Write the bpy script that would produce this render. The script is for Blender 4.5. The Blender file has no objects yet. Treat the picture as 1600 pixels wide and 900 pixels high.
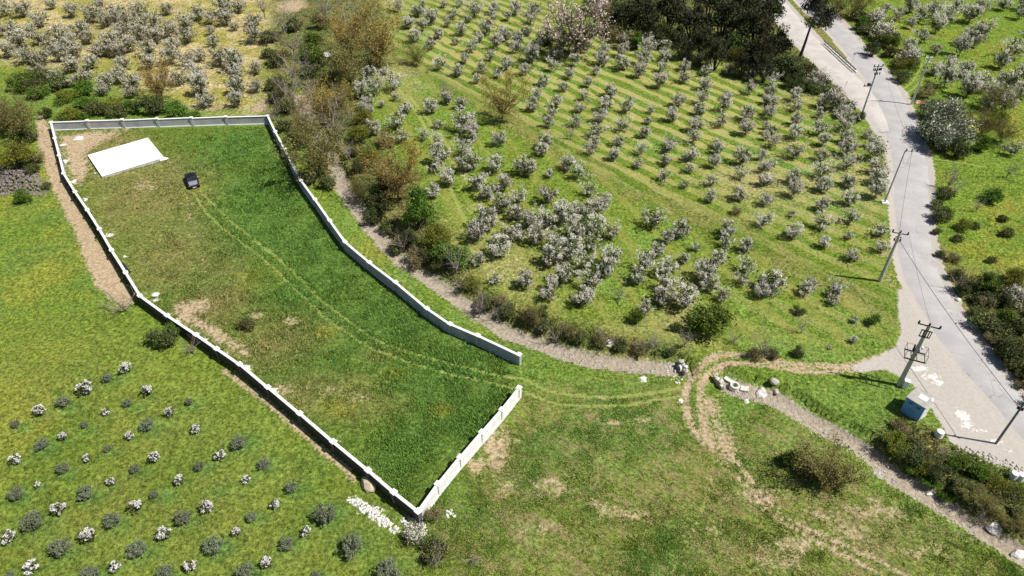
import bpy, bmesh, math, random
import numpy as np
from mathutils import Vector, Matrix

# ------------------------------------------------------------------ camera, sky, sun, exposure
S = bpy.context.scene
COL = S.collection
PITCH, FPX, CAM_H = 40.0, 1110.0, 62.0
cd = bpy.data.cameras.new('camera'); cam = bpy.data.objects.new('camera', cd); COL.objects.link(cam)
cd.sensor_width = 36.0; cd.lens = FPX / 1600 * 36; cd.clip_end = 6000; cd.clip_start = 0.5
cam.location = (0, 0, CAM_H); cam.rotation_euler = (math.radians(90 - PITCH), 0, 0)
S.camera = cam
SUN_EL, SUN_AZ = 56.0, -14.0           # azimuth of the sun measured from +X towards +Y
world = bpy.data.worlds.new('World'); S.world = world; world.use_nodes = True
wn = world.node_tree.nodes; wl = world.node_tree.links
sky = wn.new('ShaderNodeTexSky'); sky.sky_type = 'NISHITA'; sky.sun_disc = False
sky.sun_elevation = math.radians(SUN_EL); sky.sun_rotation = math.radians(90 - SUN_AZ)
sky.dust_density = 1.2
wl.new(sky.outputs[0], wn['Background'].inputs[0]); wn['Background'].inputs[1].default_value = 0.06
sl = bpy.data.lights.new('sun', 'SUN'); sl.energy = 5.0; sl.angle = math.radians(0.53); sl.color = (1.0, 0.955, 0.88)
so = bpy.data.objects.new('sun', sl); COL.objects.link(so)
sd = Vector((math.cos(math.radians(SUN_AZ)) * math.cos(math.radians(SUN_EL)), math.sin(math.radians(SUN_AZ)) * math.cos(math.radians(SUN_EL)), math.sin(math.radians(SUN_EL))))
so.rotation_euler = sd.to_track_quat('Z', 'Y').to_euler()
S.view_settings.view_transform = 'Standard'; S.view_settings.look = 'None'
S.view_settings.exposure = 0.25; S.view_settings.gamma = 1.0; S.view_settings.use_curve_mapping = False
S.cycles.max_bounces = 5; S.cycles.diffuse_bounces = 2; S.cycles.glossy_bounces = 2; S.cycles.transmission_bounces = 2
S.cycles.transparent_max_bounces = 6

rng = np.random.default_rng(7)
random.seed(7)

# ------------------------------------------------------------------ survey: photograph pixels to ground plan
_p = math.radians(PITCH)
_fw = np.array([0, math.cos(_p), -math.sin(_p)]); _up = np.array([0, math.sin(_p), math.cos(_p)])
def plan(pts, z=0.0):
    """1600x900 survey marks -> points of the site at height z (n,3)."""
    a = np.atleast_2d(np.asarray(pts, float))[:, :2]
    d = _fw[None] + np.outer((a[:, 0] - 800) / FPX, [1., 0, 0]) + np.outer((450 - a[:, 1]) / FPX, _up)
    d[:, 2] = np.minimum(d[:, 2], -0.12)
    t = (CAM_H - z) / -d[:, 2]
    return np.array([0, 0, CAM_H]) + d * t[:, None]
def px_per_m(p):
    v = np.asarray(p, float) - np.array([0, 0, CAM_H])
    return FPX / float(v @ _fw)

_tab = np.random.default_rng(3).random((256, 256))
def vnoise(x, y, s=0):
    x = x + s * 17.31; y = y + s * 9.77
    xi = np.floor(x).astype(int); yi = np.floor(y).astype(int)
    fx = x - xi; fy = y - yi; fx = fx * fx * (3 - 2 * fx); fy = fy * fy * (3 - 2 * fy)
    g = lambda i, j: _tab[i & 255, j & 255]
    return (g(xi, yi) * (1 - fx) + g(xi + 1, yi) * fx) * (1 - fy) + (g(xi, yi + 1) * (1 - fx) + g(xi + 1, yi + 1) * fx) * fy

def seg_dist(X, Y, line, maxd=8.0):
    """distance of points to a polyline, clipped at maxd"""
    out = np.full(X.shape, maxd)
    for (x0, y0), (x1, y1) in zip(line[:-1], line[1:]):
        m = (X > min(x0, x1) - maxd) & (X < max(x0, x1) + maxd) & (Y > min(y0, y1) - maxd) & (Y < max(y0, y1) + maxd)
        if not m.any(): continue
        xx, yy = X[m], Y[m]; dx, dy = x1 - x0, y1 - y0; L = dx * dx + dy * dy + 1e-9
        t = np.clip(((xx - x0) * dx + (yy - y0) * dy) / L, 0, 1)
        d = np.hypot(xx - x0 - t * dx, yy - y0 - t * dy)
        out[m] = np.minimum(out[m], d)
    return out
def in_poly(X, Y, poly):
    ins = np.zeros(X.shape, bool); n = len(poly)
    bx0, by0 = poly.min(0); bx1, by1 = poly.max(0)
    m = (X >= bx0) & (X <= bx1) & (Y >= by0) & (Y <= by1)
    xx, yy = X[m], Y[m]; r = np.zeros(xx.shape, bool); j = n - 1
    for i in range(n):
        xi, yi = poly[i]; xj, yj = poly[j]
        c = (yi > yy) != (yj > yy)
        r ^= c & (xx < (xj - xi) * (yy - yi) / (yj - yi + 1e-12) + xi); j = i
    ins[m] = r
    return ins
def soft_poly(X, Y, marks, soft=1.0):
    """0..1, 0.5 on the outline, ramp of +-soft metres"""
    poly = plan(marks)[:, :2]
    d = seg_dist(X, Y, np.vstack([poly, poly[:1]]), soft)
    s = np.where(in_poly(X, Y, poly), d, -d)
    return np.clip(0.5 + 0.5 * s / soft, 0, 1)
def blob(X, Y, marks):
    """soft patches: (px, py, rx_px, ry_px, strength)"""
    out = np.zeros(X.shape)
    for x, y, rx, ry, s in marks:
        c = plan([(x, y)])[0]; ex = abs(plan([(x + rx, y)])[0][0] - c[0]); ey = abs(plan([(x, y - ry)])[0][1] - c[1])
        d = ((X - c[0]) / ex) ** 2 + ((Y - c[1]) / ey) ** 2
        m = d < 4; out[m] = np.maximum(out[m], s * np.clip(1.08 * np.exp(-d[m] * .8) - .06, 0, 1))
    return out
def resample(P, step):
    P = np.asarray(P, float); d = np.r_[0, np.cumsum(np.linalg.norm(np.diff(P, axis=0), axis=1))]
    n = max(2, int(d[-1] / step) + 1); t = np.linspace(0, d[-1], n)
    return np.stack([np.interp(t, d, P[:, k]) for k in range(P.shape[1])], 1)
def smooth(P, k=2):
    P = np.asarray(P, float)
    for _ in range(k):
        Q = [P[0]]
        for a, b in zip(P[:-1], P[1:]): Q += [a * .75 + b * .25, a * .25 + b * .75]
        Q.append(P[-1]); P = np.array(Q)
    return P

# ------------------------------------------------------------------ site plan data
STREAM_A = [(470, 150), (500, 215), (532, 285), (545, 308), (565, 335), (588, 365), (610, 392), (632, 410), (668, 432), (700, 455), (730, 478), (765, 502), (800, 524), (850, 541), (905, 560), (950, 568), (1000, 574), (1060, 578)]
STREAM_B = [(1132, 600), (1165, 612), (1195, 618), (1232, 634), (1265, 656), (1300, 675), (1330, 690), (1360, 708), (1378, 728), (1408, 752), (1450, 775), (1490, 800), (1520, 818), (1560, 842), (1600, 870), (1660, 910)]
TRACKS = [  # flattened wheel lines in the grass: (marks, width)
 ([(800, 607), (750, 596), (675, 579), (612, 557), (580, 545), (545, 522), (510, 497), (487, 475), (462, 450), (425, 415), (400, 395), (325, 337), (302, 300)], .22),
 ([(790, 590), (725, 575), (650, 555), (600, 537), (575, 525), (540, 497), (500, 467), (485, 450), (445, 410), (400, 377), (350, 335), (317, 302)], .22),
 ([(790, 590), (820, 592), (850, 610), (882, 617), (950, 622), (1015, 615), (1062, 606)], .22),
 ([(800, 607), (820, 612), (850, 627), (887, 635), (970, 635), (1025, 625), (1070, 620)], .2),
 ([(1113, 730), (1112, 760), (1100, 790), (1085, 822), (1075, 850), (1058, 880), (1040, 905)], .12),
 ([(1407, 142), (1425, 130), (1436, 112), (1440, 100)], .22), ([(1412, 147), (1430, 138), (1445, 118)], .22),
 ([(1452, 248), (1490, 252), (1540, 262)], .22),
 ([(615, 82), (660, 108), (737, 147), (800, 188), (862, 222), (925, 258), (1000, 298), (1075, 330), (1175, 368), (1262, 420)], .12),
 ([(690, 235), (712, 262), (735, 290), (760, 330), (775, 372)], .3), ([(625, 140), (655, 180), (672, 215), (690, 250), (700, 290), (720, 330), (735, 365)], .3), ([(640, 150), (690, 215), (725, 265), (742, 310)], .25),
]
DIRT_LINES = [  # bare wheel ruts: (marks, half width m)
 ([(1405, 545), (1340, 572), (1270, 573), (1200, 563), (1150, 552), (1112, 557), (1082, 585), (1072, 610), (1072, 640), (1080, 668), (1100, 690)], .62),
 ([(1340, 577), (1270, 583), (1197, 571), (1137, 565), (1107, 580), (1092, 605), (1095, 640), (1102, 670), (1114, 700)], .5),
 ([(1130, 690), (1170, 745), (1200, 782), (1237, 812), (1287, 835), (1330, 855), (1375, 875), (1420, 903)], .3),
 ([(1150, 740), (1207, 805), (1275, 842), (1350, 882), (1390, 905)], .24),
 ([(350, 578), (400, 614), (437, 645), (470, 674), (505, 707), (540, 732), (552, 752)], .46),
 ([(290, 300), (298, 345), (310, 375), (322, 430)], .15),
 ([(300, 297), (275, 265), (262, 250)], .2),
]
PARCEL = [(85, 205), (200, 202), (415, 196), (440, 245), (470, 295), (515, 358), (545, 395), (620, 455), (690, 508), (745, 535), (808, 565), (806, 618), (755, 685), (690, 765), (652, 806), (570, 742), (465, 652), (375, 578), (300, 528), (215, 465), (172, 398), (130, 332), (102, 285)]
ORCHARD = [(590, -30), (860, -30), (900, 50), (985, 70), (1130, 95), (1200, 115), (1290, 140), (1345, 180), (1385, 230), (1393, 300), (1398, 440), (1400, 520), (1370, 552), (1300, 562), (1200, 556), (1060, 538), (950, 520), (860, 500), (790, 465), (730, 420), (700, 360), (655, 270), (575, 215), (555, 130), (600, 100)]
NW_ORCH = [(-80, -60), (440, -60), (425, 60), (412, 165), (400, 178), (300, 172), (230, 150), (150, 128), (60, 103), (-80, 98)]
NE_FIELD = [(1290, -40), (1750, -40), (1750, 430), (1560, 440), (1470, 425), (1457, 330), (1452, 250), (1440, 200), (1400, 110), (1330, 30)]
SE_FIELD = [(815, 615), (1068, 604), (1078, 660), (1130, 690), (1200, 640), (1280, 690), (1400, 775), (1520, 845), (1660, 940), (690, 940), (665, 810), (720, 745)]
SW_FIELD = [(-60, 560), (130, 530), (260, 600), (380, 690), (520, 790), (640, 850), (690, 940), (-60, 940)]
APRON = [(1402, 452), (1428, 450), (1448, 490), (1502, 573), (1562, 643), (1650, 735), (1650, 768), (1590, 736), (1550, 722), (1515, 706), (1486, 692), (1466, 655), (1444, 622), (1428, 602), (1410, 590), (1385, 577), (1345, 582), (1325, 572), (1370, 556), (1400, 540), (1408, 520), (1403, 490)]
MAIN_ROAD = [((1208, -40), (1240, -38)), ((1228, -18), (1262, -14)), ((1245, 2), (1281, 2)), ((1262, 19), (1300, 19)), ((1280, 35), (1314, 33)), ((1297, 51), (1329, 48)), ((1312, 70), (1344, 67)), ((1326, 86), (1361, 84)), ((1343, 111), (1378, 104)), ((1353, 127), (1392, 123)), ((1366, 150), (1411, 145)), ((1376, 180), (1424, 178)), ((1386, 213), (1438, 215)), ((1391, 236), (1447, 240)), ((1395, 259), (1451, 265)), ((1396, 300), (1452, 300)), ((1399, 337), (1451, 337)), ((1402, 375), (1455, 375)), ((1406, 410), (1462, 407)), ((1414, 437), (1472, 438)), ((1423, 455), (1481, 456)), ((1440, 484), (1495, 480)), ((1462, 522), (1517, 516)), ((1502, 573), (1552, 563)), ((1544, 623), (1590, 613)), ((1590, 674), (1634, 662)), ((1660, 748), (1700, 735))]
SIDE_ROAD = [((1170, -28), (1200, -32)), ((1192, 3), (1222, -4)), ((1210, 27), (1243, 20)), ((1232, 55), (1263, 45)), ((1262, 86), (1285, 68)), ((1291, 112), (1309, 92)), ((1312, 135), (1334, 113)), ((1339, 160), (1362, 140)), ((1357, 179), (1382, 170)), ((1374, 208), (1392, 205))]

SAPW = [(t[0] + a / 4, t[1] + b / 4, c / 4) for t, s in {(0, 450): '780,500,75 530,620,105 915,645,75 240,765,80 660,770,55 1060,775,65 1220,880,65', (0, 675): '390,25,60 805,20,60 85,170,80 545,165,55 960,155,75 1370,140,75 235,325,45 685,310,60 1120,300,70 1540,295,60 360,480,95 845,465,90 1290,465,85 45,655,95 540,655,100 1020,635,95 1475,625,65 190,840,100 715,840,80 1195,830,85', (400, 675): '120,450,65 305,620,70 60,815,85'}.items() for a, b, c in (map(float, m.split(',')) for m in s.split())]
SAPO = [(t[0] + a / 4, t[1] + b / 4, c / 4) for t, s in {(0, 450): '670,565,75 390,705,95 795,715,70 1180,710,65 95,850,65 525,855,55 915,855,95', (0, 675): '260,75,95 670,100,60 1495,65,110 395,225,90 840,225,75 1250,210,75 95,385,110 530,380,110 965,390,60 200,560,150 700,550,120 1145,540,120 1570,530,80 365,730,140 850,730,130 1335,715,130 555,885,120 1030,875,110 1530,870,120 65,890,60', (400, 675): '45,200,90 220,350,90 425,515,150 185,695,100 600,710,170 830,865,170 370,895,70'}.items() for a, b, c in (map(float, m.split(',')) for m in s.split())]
STREAM_LINES = [plan(smooth(STREAM_A), -0.9)[:, :2], plan(smooth(STREAM_B), -0.9)[:, :2]]
ROAD_MID = [plan([((l[0] + r[0]) / 2, (l[1] + r[1]) / 2) for l, r in RD])[:, :2] for RD in (MAIN_ROAD, SIDE_ROAD)]

def stream_d(X, Y):
    return np.minimum(seg_dist(X, Y, STREAM_LINES[0], 9), seg_dist(X, Y, STREAM_LINES[1], 9))
def road_d(X, Y):
    return np.minimum(seg_dist(X, Y, ROAD_MID[0], 12), seg_dist(X, Y, ROAD_MID[1], 12))
def base_height(X, Y):
    z = 0.5 * (vnoise(X / 34, Y / 34, 1) - .5) + 0.28 * (vnoise(X / 11, Y / 11, 2) - .5)
    rd = road_d(X, Y)
    return z * np.clip((rd - 3.5) / 6, 0.12, 1)
def height(X, Y):
    X = np.atleast_1d(np.asarray(X, float)); Y = np.atleast_1d(np.asarray(Y, float))
    z = base_height(X, Y)
    d = stream_d(X, Y) + 0.45 * (vnoise(X / 2.2, Y / 2.2, 5) - .5)
    t = np.clip((d - .5) / 1.5, 0, 1); t = t * t * (3 - 2 * t)
    return z - 1.15 * (1 - t)
def hz(x, y): return float(height([x], [y])[0])

def spot(x, y, lift=0.0):
    """point of the real ground under a survey mark whose visible point is `lift` above ground"""
    z = 0.0
    for _ in range(4):
        p = plan([(x, y)], z + lift)[0]; z = hz(p[0], p[1])
    return np.array([p[0], p[1], z])

# ------------------------------------------------------------------ materials
MATS = {}
def new_mat(name):
    m = bpy.data.materials.new(name); m.use_nodes = True; MATS[name] = m
    nt = m.node_tree; return m, nt, nt.nodes, nt.links, nt.nodes['Principled BSDF']
def nd(nt, t, **k):
    n = nt.nodes.new(t)
    for a, b in k.items(): setattr(n, a, b)
    return n
def mix_col(nt, fac, a, b, mode='MIX'):
    n = nt.nodes.new('ShaderNodeMix'); n.data_type = 'RGBA'; n.blend_type = mode
    for s, v in ((n.inputs[0], fac), (n.inputs[6], a), (n.inputs[7], b)):
        if hasattr(v, 'is_linked') or isinstance(v, bpy.types.NodeSocket): nt.links.new(v, s)
        elif isinstance(v, (int, float)): s.default_value = v
        else: s.default_value = (*v, 1) if len(v) == 3 else v
    return n.outputs[2]
def mth(nt, op, a, b=None, c=None, clamp=False):
    n = nt.nodes.new('ShaderNodeMath'); n.operation = op; n.use_clamp = clamp
    for s, v in zip(n.inputs, (a, b, c)):
        if v is None: continue
        if isinstance(v, bpy.types.NodeSocket): nt.links.new(v, s)
        else: s.default_value = v
    return n.outputs[0]
def ramp(nt, v, lo, hi):
    n = nt.nodes.new('ShaderNodeMapRange'); n.interpolation_type = 'SMOOTHSTEP'
    nt.links.new(v, n.inputs[0]); n.inputs[1].default_value = lo; n.inputs[2].default_value = hi
    return n.outputs[0]
def noise(nt, vec, scale, detail=3, rough=.55):
    n = nt.nodes.new('ShaderNodeTexNoise'); n.inputs['Scale'].default_value = scale; n.inputs['Detail'].default_value = detail; n.inputs['Roughness'].default_value = rough
    nt.links.new(vec, n.inputs['Vector']); return n.outputs[0]
def plain(name, col, rough=.8, var=.25, scale=2.0, metal=0.0, bump=0.0, dirt=None, dirt_lo=.5):
    m, nt, N, L, B = new_mat(name)
    tc = nd(nt, 'ShaderNodeTexCoord'); g = nd(nt, 'ShaderNodeNewGeometry')
    n1 = noise(nt, g.outputs['Position'], scale, 5); n2 = noise(nt, g.outputs['Position'], scale * 9, 3)
    f = mth(nt, 'ADD', mth(nt, 'MULTIPLY', n1, .65), mth(nt, 'MULTIPLY', n2, .35))
    lo = tuple(c * (1 - var) for c in col); hi = tuple(min(1, c * (1 + var)) for c in col)
    c = mix_col(nt, ramp(nt, f, .3, .7), lo, hi)
    if dirt: c = mix_col(nt, ramp(nt, n1, dirt_lo, dirt_lo + .2), c, dirt)
    L.new(c, B.inputs['Base Color']); B.inputs['Roughness'].default_value = rough; B.inputs['Metallic'].default_value = metal
    B.inputs['Specular IOR Level'].default_value = .3
    if bump:
        b = nd(nt, 'ShaderNodeBump'); b.inputs['Strength'].default_value = bump; b.inputs['Distance'].default_value = .05
        L.new(n2, b.inputs['Height']); L.new(b.outputs[0], B.inputs['Normal'])
    return m
def leafy(name, dark, light, trans=.25, objvar=.3):
    """foliage: each leaf takes its own tone (face attribute) and each plant its own shade"""
    m, nt, N, L, B = new_mat(name)
    at = nd(nt, 'ShaderNodeAttribute', attribute_name='tone'); oi = nd(nt, 'ShaderNodeObjectInfo')
    c = mix_col(nt, at.outputs['Fac'], dark, light)
    v = mth(nt, 'MULTIPLY_ADD', oi.outputs['Random'], objvar, 1 - objvar / 2)
    hs = nd(nt, 'ShaderNodeHueSaturation'); L.new(c, hs.inputs['Color']); L.new(v, hs.inputs['Value'])
    L.new(mth(nt, 'MULTIPLY_ADD', oi.outputs['Random'], .03, .485), hs.inputs['Hue'])
    L.new(hs.outputs[0], B.inputs['Base Color']); B.inputs['Roughness'].default_value = .75; B.inputs['Specular IOR Level'].default_value = .15
    if trans:
        tr = nd(nt, 'ShaderNodeBsdfTranslucent'); L.new(hs.outputs[0], tr.inputs[0])
        mx = nd(nt, 'ShaderNodeMixShader'); mx.inputs[0].default_value = trans
        L.new(B.outputs[0], mx.inputs[1]); L.new(tr.outputs[0], mx.inputs[2]); L.new(mx.outputs[0], nt.nodes['Material Output'].inputs[0])
    return m

M_WALL = plain('wall_render', (.40, .41, .43), .85, .2, .8, dirt=(.36, .34, .31), dirt_lo=.62)  # grey lowered to paint the shade on the wall faces turned from the sun
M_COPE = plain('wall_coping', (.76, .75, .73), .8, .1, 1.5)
M_SLAB = plain('slab_concrete', (.84, .84, .83), .8, .05, .4)
M_POLE = plain('pole_concrete', (.46, .45, .44), .8, .2, 3)
M_GALV = plain('galvanised_steel', (.52, .54, .55), .45, .12, 5, metal=.4)
M_DARK = plain('dark_steel', (.035, .033, .033), .5, .2, 5)
M_CERAM = plain('insulator_glaze', (.03, .022, .02), .25, .2, 6)
M_HUTW = plain('hut_paint', (.60, .62, .63), .6, .1, 2)
M_HUTB = plain('hut_blue', (.17, .40, .74), .5, .2, 2)
M_HUTR = plain('hut_roof', (.37, .345, .32), .9, .2, 2)
M_WHITE = plain('white_paint', (.80, .80, .78), .6, .06, 3)
M_STONE = plain('stone', (.42, .39, .35), .9, .35, 2.5, bump=.5)
M_STONEW = plain('white_stone', (.62, .60, .56), .9, .25, 2.5, bump=.5)
M_STONED = plain('dark_stone', (.19, .165, .15), .9, .5, 2.2, bump=.5)
M_ORANGE = plain('orange_sheet', (.75, .20, .03), .6, .2, 4)
M_PINK = plain('pink_sheet', (.62, .36, .30), .7, .2, 4)
M_BLACK = plain('car_black', (.012, .012, .015), .22, .1, 2)
M_GLARE = plain('bonnet_glare', (.42, .43, .47), .25, .08, 3, metal=.5)  # pale grey painted in for sky glare on the black bonnet
M_GLASS = plain('car_glass', (.02, .024, .035), .06, .1, 2)
M_TYRE = plain('tyre', (.015, .015, .015), .85, .1, 8)
M_LAMP = plain('car_lamp', (.05, .05, .07), .15, .1, 8)
M_BARK = plain('bark', (.085, .068, .055), .9, .3, 6)
M_BARKG = plain('bark_grey', (.20, .175, .155), .9, .3, 6)
M_BARKO = plain('bark_ochre', (.17, .12, .06), .9, .3, 6)
L_BLOS = leafy('blossom_white', (.62, .585, .495), (.94, .905, .81), .3, .2)
L_BLEAF = leafy('blossom_tree_leaf', (.038, .054, .018), (.19, .23, .09), .2)
L_PALE = leafy('pale_blossom', (.44, .42, .31), (.78, .74, .60), .15, .25)
L_PLEAF = leafy('pale_tree_leaf', (.05, .06, .022), (.22, .23, .10), .2)
L_SAPW = leafy('sapling_blossom', (.55, .53, .50), (.84, .82, .80), .1, .15)
L_OLIVE = leafy('olive_leaf', (.085, .105, .06), (.30, .335, .21), .12, .3)
L_PINKB = leafy('pink_blossom', (.36, .27, .23), (.70, .57, .50), .12, .2)
L_GREEN = leafy('green_leaf', (.05, .10, .013), (.155, .26, .032), .25, .35)
L_DKGRN = leafy('dark_leaf', (.030, .045, .014), (.12, .15, .048), .15, .45)
L_WOOD = leafy('woodland_leaf', (.014, .018, .008), (.080, .084, .036), .1, .6)
L_YELLOW = leafy('yellow_leaf', (.11, .125, .015), (.27, .27, .035), .25, .25)
L_OCHRE = leafy('ochre_bud', (.19, .135, .03), (.47, .33, .08), .2, .35)
L_OLIVEY = leafy('olive_bud', (.09, .09, .026), (.28, .26, .085), .2, .3)
L_TWIG = leafy('grey_twig', (.14, .115, .10), (.46, .385, .33), .0, .3)
L_BRAMB = leafy('bramble_leaf', (.045, .056, .018), (.21, .225, .08), .2, .5)
L_PINE = leafy('pine_needle', (.018, .024, .012), (.10, .10, .06), .1, .2)
L_REED = leafy('dry_reed', (.17, .15, .07), (.34, .30, .15), .2, .3)

# ------------------------------------------------------------------ mesh helpers
def mesh_np(name, V, F, mats, mi=None, tone=None, smooth_=False):
    """V (n,3), F (m,k) equal-size faces"""
    me = bpy.data.meshes.new(name); V = np.asarray(V, np.float32); F = np.asarray(F, np.int32)
    k = F.shape[1]; m = len(F)
    me.vertices.add(len(V)); me.vertices.foreach_set('co', V.ravel())
    me.loops.add(m * k); me.loops.foreach_set('vertex_index', F.ravel())
    me.polygons.add(m); me.polygons.foreach_set('loop_start', np.arange(0, m * k, k, dtype=np.int32))
    try: me.polygons.foreach_set('loop_total', np.full(m, k, np.int32))
    except Exception: pass
    for mt in mats: me.materials.append(mt)
    if mi is not None: me.polygons.foreach_set('material_index', np.asarray(mi, np.int32))
    if tone is not None:
        a = me.attributes.new('tone', 'FLOAT', 'FACE'); a.data.foreach_set('value', np.asarray(tone, np.float32))
    if smooth_: me.polygons.foreach_set('use_smooth', np.ones(m, bool))
    me.update(calc_edges=True); me.validate()
    return me
def link(name, data, parent=None, loc=None, rot=None, scale=None):
    o = bpy.data.objects.new(name, data); COL.objects.link(o)
    if parent is not None: o.parent = parent
    if loc is not None: o.location = [float(v) for v in loc]
    if rot is not None: o.rotation_euler = [float(v) for v in rot]
    if scale is not None: o.scale = [float(v) for v in scale] if hasattr(scale, '__len__') else (float(scale),) * 3
    return o
LABELS = set()
def tag(o, label=None, cat=None, group=None, kind=None):
    if label:
        if label in LABELS: print('DUPLICATE LABEL', label)
        LABELS.add(label); o['label'] = label
    if cat: o['category'] = cat
    if group: o['group'] = group
    if kind: o['kind'] = kind
    return o
def thing(name, label, cat, loc=(0, 0, 0), rot=(0, 0, 0), group=None, scale=None):
    return tag(link(name, None, None, loc, rot, scale), label, cat, group)
class MB:
    """collects boxes, bars and lathes into one mesh"""
    def __init__(s): s.bm = bmesh.new()
    def box(s, c, d, rz=0, M=None, bevel=0):
        g = bmesh.ops.create_cube(s.bm, size=1.0, matrix=Matrix.Translation(c) @ Matrix.Rotation(rz, 4, 'Z') @ Matrix.Diagonal((*d, 1)))
        if bevel:
            es = list({e for v in g['verts'] for e in v.link_edges}); bmesh.ops.bevel(s.bm, geom=es, offset=bevel, segments=1, affect='EDGES')
        return s
    def bar(s, a, b, r0, r1=None, n=8):
        a = Vector(a); b = Vector(b); r1 = r0 if r1 is None else r1; d = b - a
        q = d.to_track_quat('Z', 'Y').to_matrix().to_4x4()
        bmesh.ops.create_cone(s.bm, cap_ends=True, segments=n, radius1=r0, radius2=max(r1, 1e-4), depth=d.length, matrix=Matrix.Translation((a + b) / 2) @ q)
        return s
    def lathe(s, prof, c=(0, 0, 0), n=20):
        rings = []
        for r, z in prof:
            rings.append([s.bm.verts.new((c[0] + r * math.cos(2 * math.pi * i / n), c[1] + r * math.sin(2 * math.pi * i / n), c[2] + z)) for i in range(n)])
        for A, B in zip(rings[:-1], rings[1:]):
            for i in range(n): s.bm.faces.new((A[i], A[(i + 1) % n], B[(i + 1) % n], B[i]))
        s.rings = rings; return s
    def poly(s, pts, faces):
        v = [s.bm.verts.new(p) for p in pts]
        for f in faces: s.bm.faces.new([v[i] for i in f])
        return s
    def mesh(s, name, mat):
        me = bpy.data.meshes.new(name); bmesh.ops.recalc_face_normals(s.bm, faces=s.bm.faces); s.bm.to_mesh(me); s.bm.free(); me.materials.append(mat); return me
    def build(s, name, mat, parent=None, loc=None, rot=None): return link(name, s.mesh(name, mat), parent, loc, rot)

ONES = 'zeroth first second third fourth fifth sixth seventh eighth ninth tenth eleventh twelfth thirteenth fourteenth fifteenth sixteenth seventeenth eighteenth nineteenth'.split()
def nth(i):
    if i < 20: return ONES[i]
    t = {2: ('twentieth', 'twenty'), 3: ('thirtieth', 'thirty'), 4: ('fortieth', 'forty'), 5: ('fiftieth', 'fifty'), 6: ('sixtieth', 'sixty')}[i // 10]
    return t[0] if i % 10 == 0 else t[1] + '-' + ONES[i % 10]

# ------------------------------------------------------------------ ground masks (what grows or lies where)
STRIPE_A = plan([(800, 57), (1000, 140)])[:, :2]; STRIPE_A = STRIPE_A[1] - STRIPE_A[0]; ANG_A = math.atan2(STRIPE_A[1], STRIPE_A[0])
STRIPE_B = plan([(640, 150), (745, 310)])[:, :2]; STRIPE_B = STRIPE_B[1] - STRIPE_B[0]; ANG_B = math.atan2(STRIPE_B[1], STRIPE_B[0])
STRIPE_C = plan([(1200, 790), (1330, 858)])[:, :2]; STRIPE_C = STRIPE_C[1] - STRIPE_C[0]; ANG_C = math.atan2(STRIPE_C[1], STRIPE_C[0])
LANE = [(560, 50), (615, 82), (737, 147), (862, 225), (925, 262), (1075, 335), (1175, 370), (1262, 425), (1400, 490)]
C_MEADOW = np.array((.122, .185, .026)); C_YEL = np.array((.225, .218, .036)); C_LUSH = np.array((.098, .172, .034))
C_DRY = np.array((.215, .175, .07)); C_TAN = np.array((.42, .345, .175)); C_BANK = np.array((.12, .13, .045))
C_ORCH = np.array((.140, .195, .028)); C_NE = np.array((.135, .205, .028)); C_SE = np.array((.128, .166, .030)); C_OUT = np.array((.115, .16, .025))
def lerp(a, b, t): return a + (b - a) * t[..., None]
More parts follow.
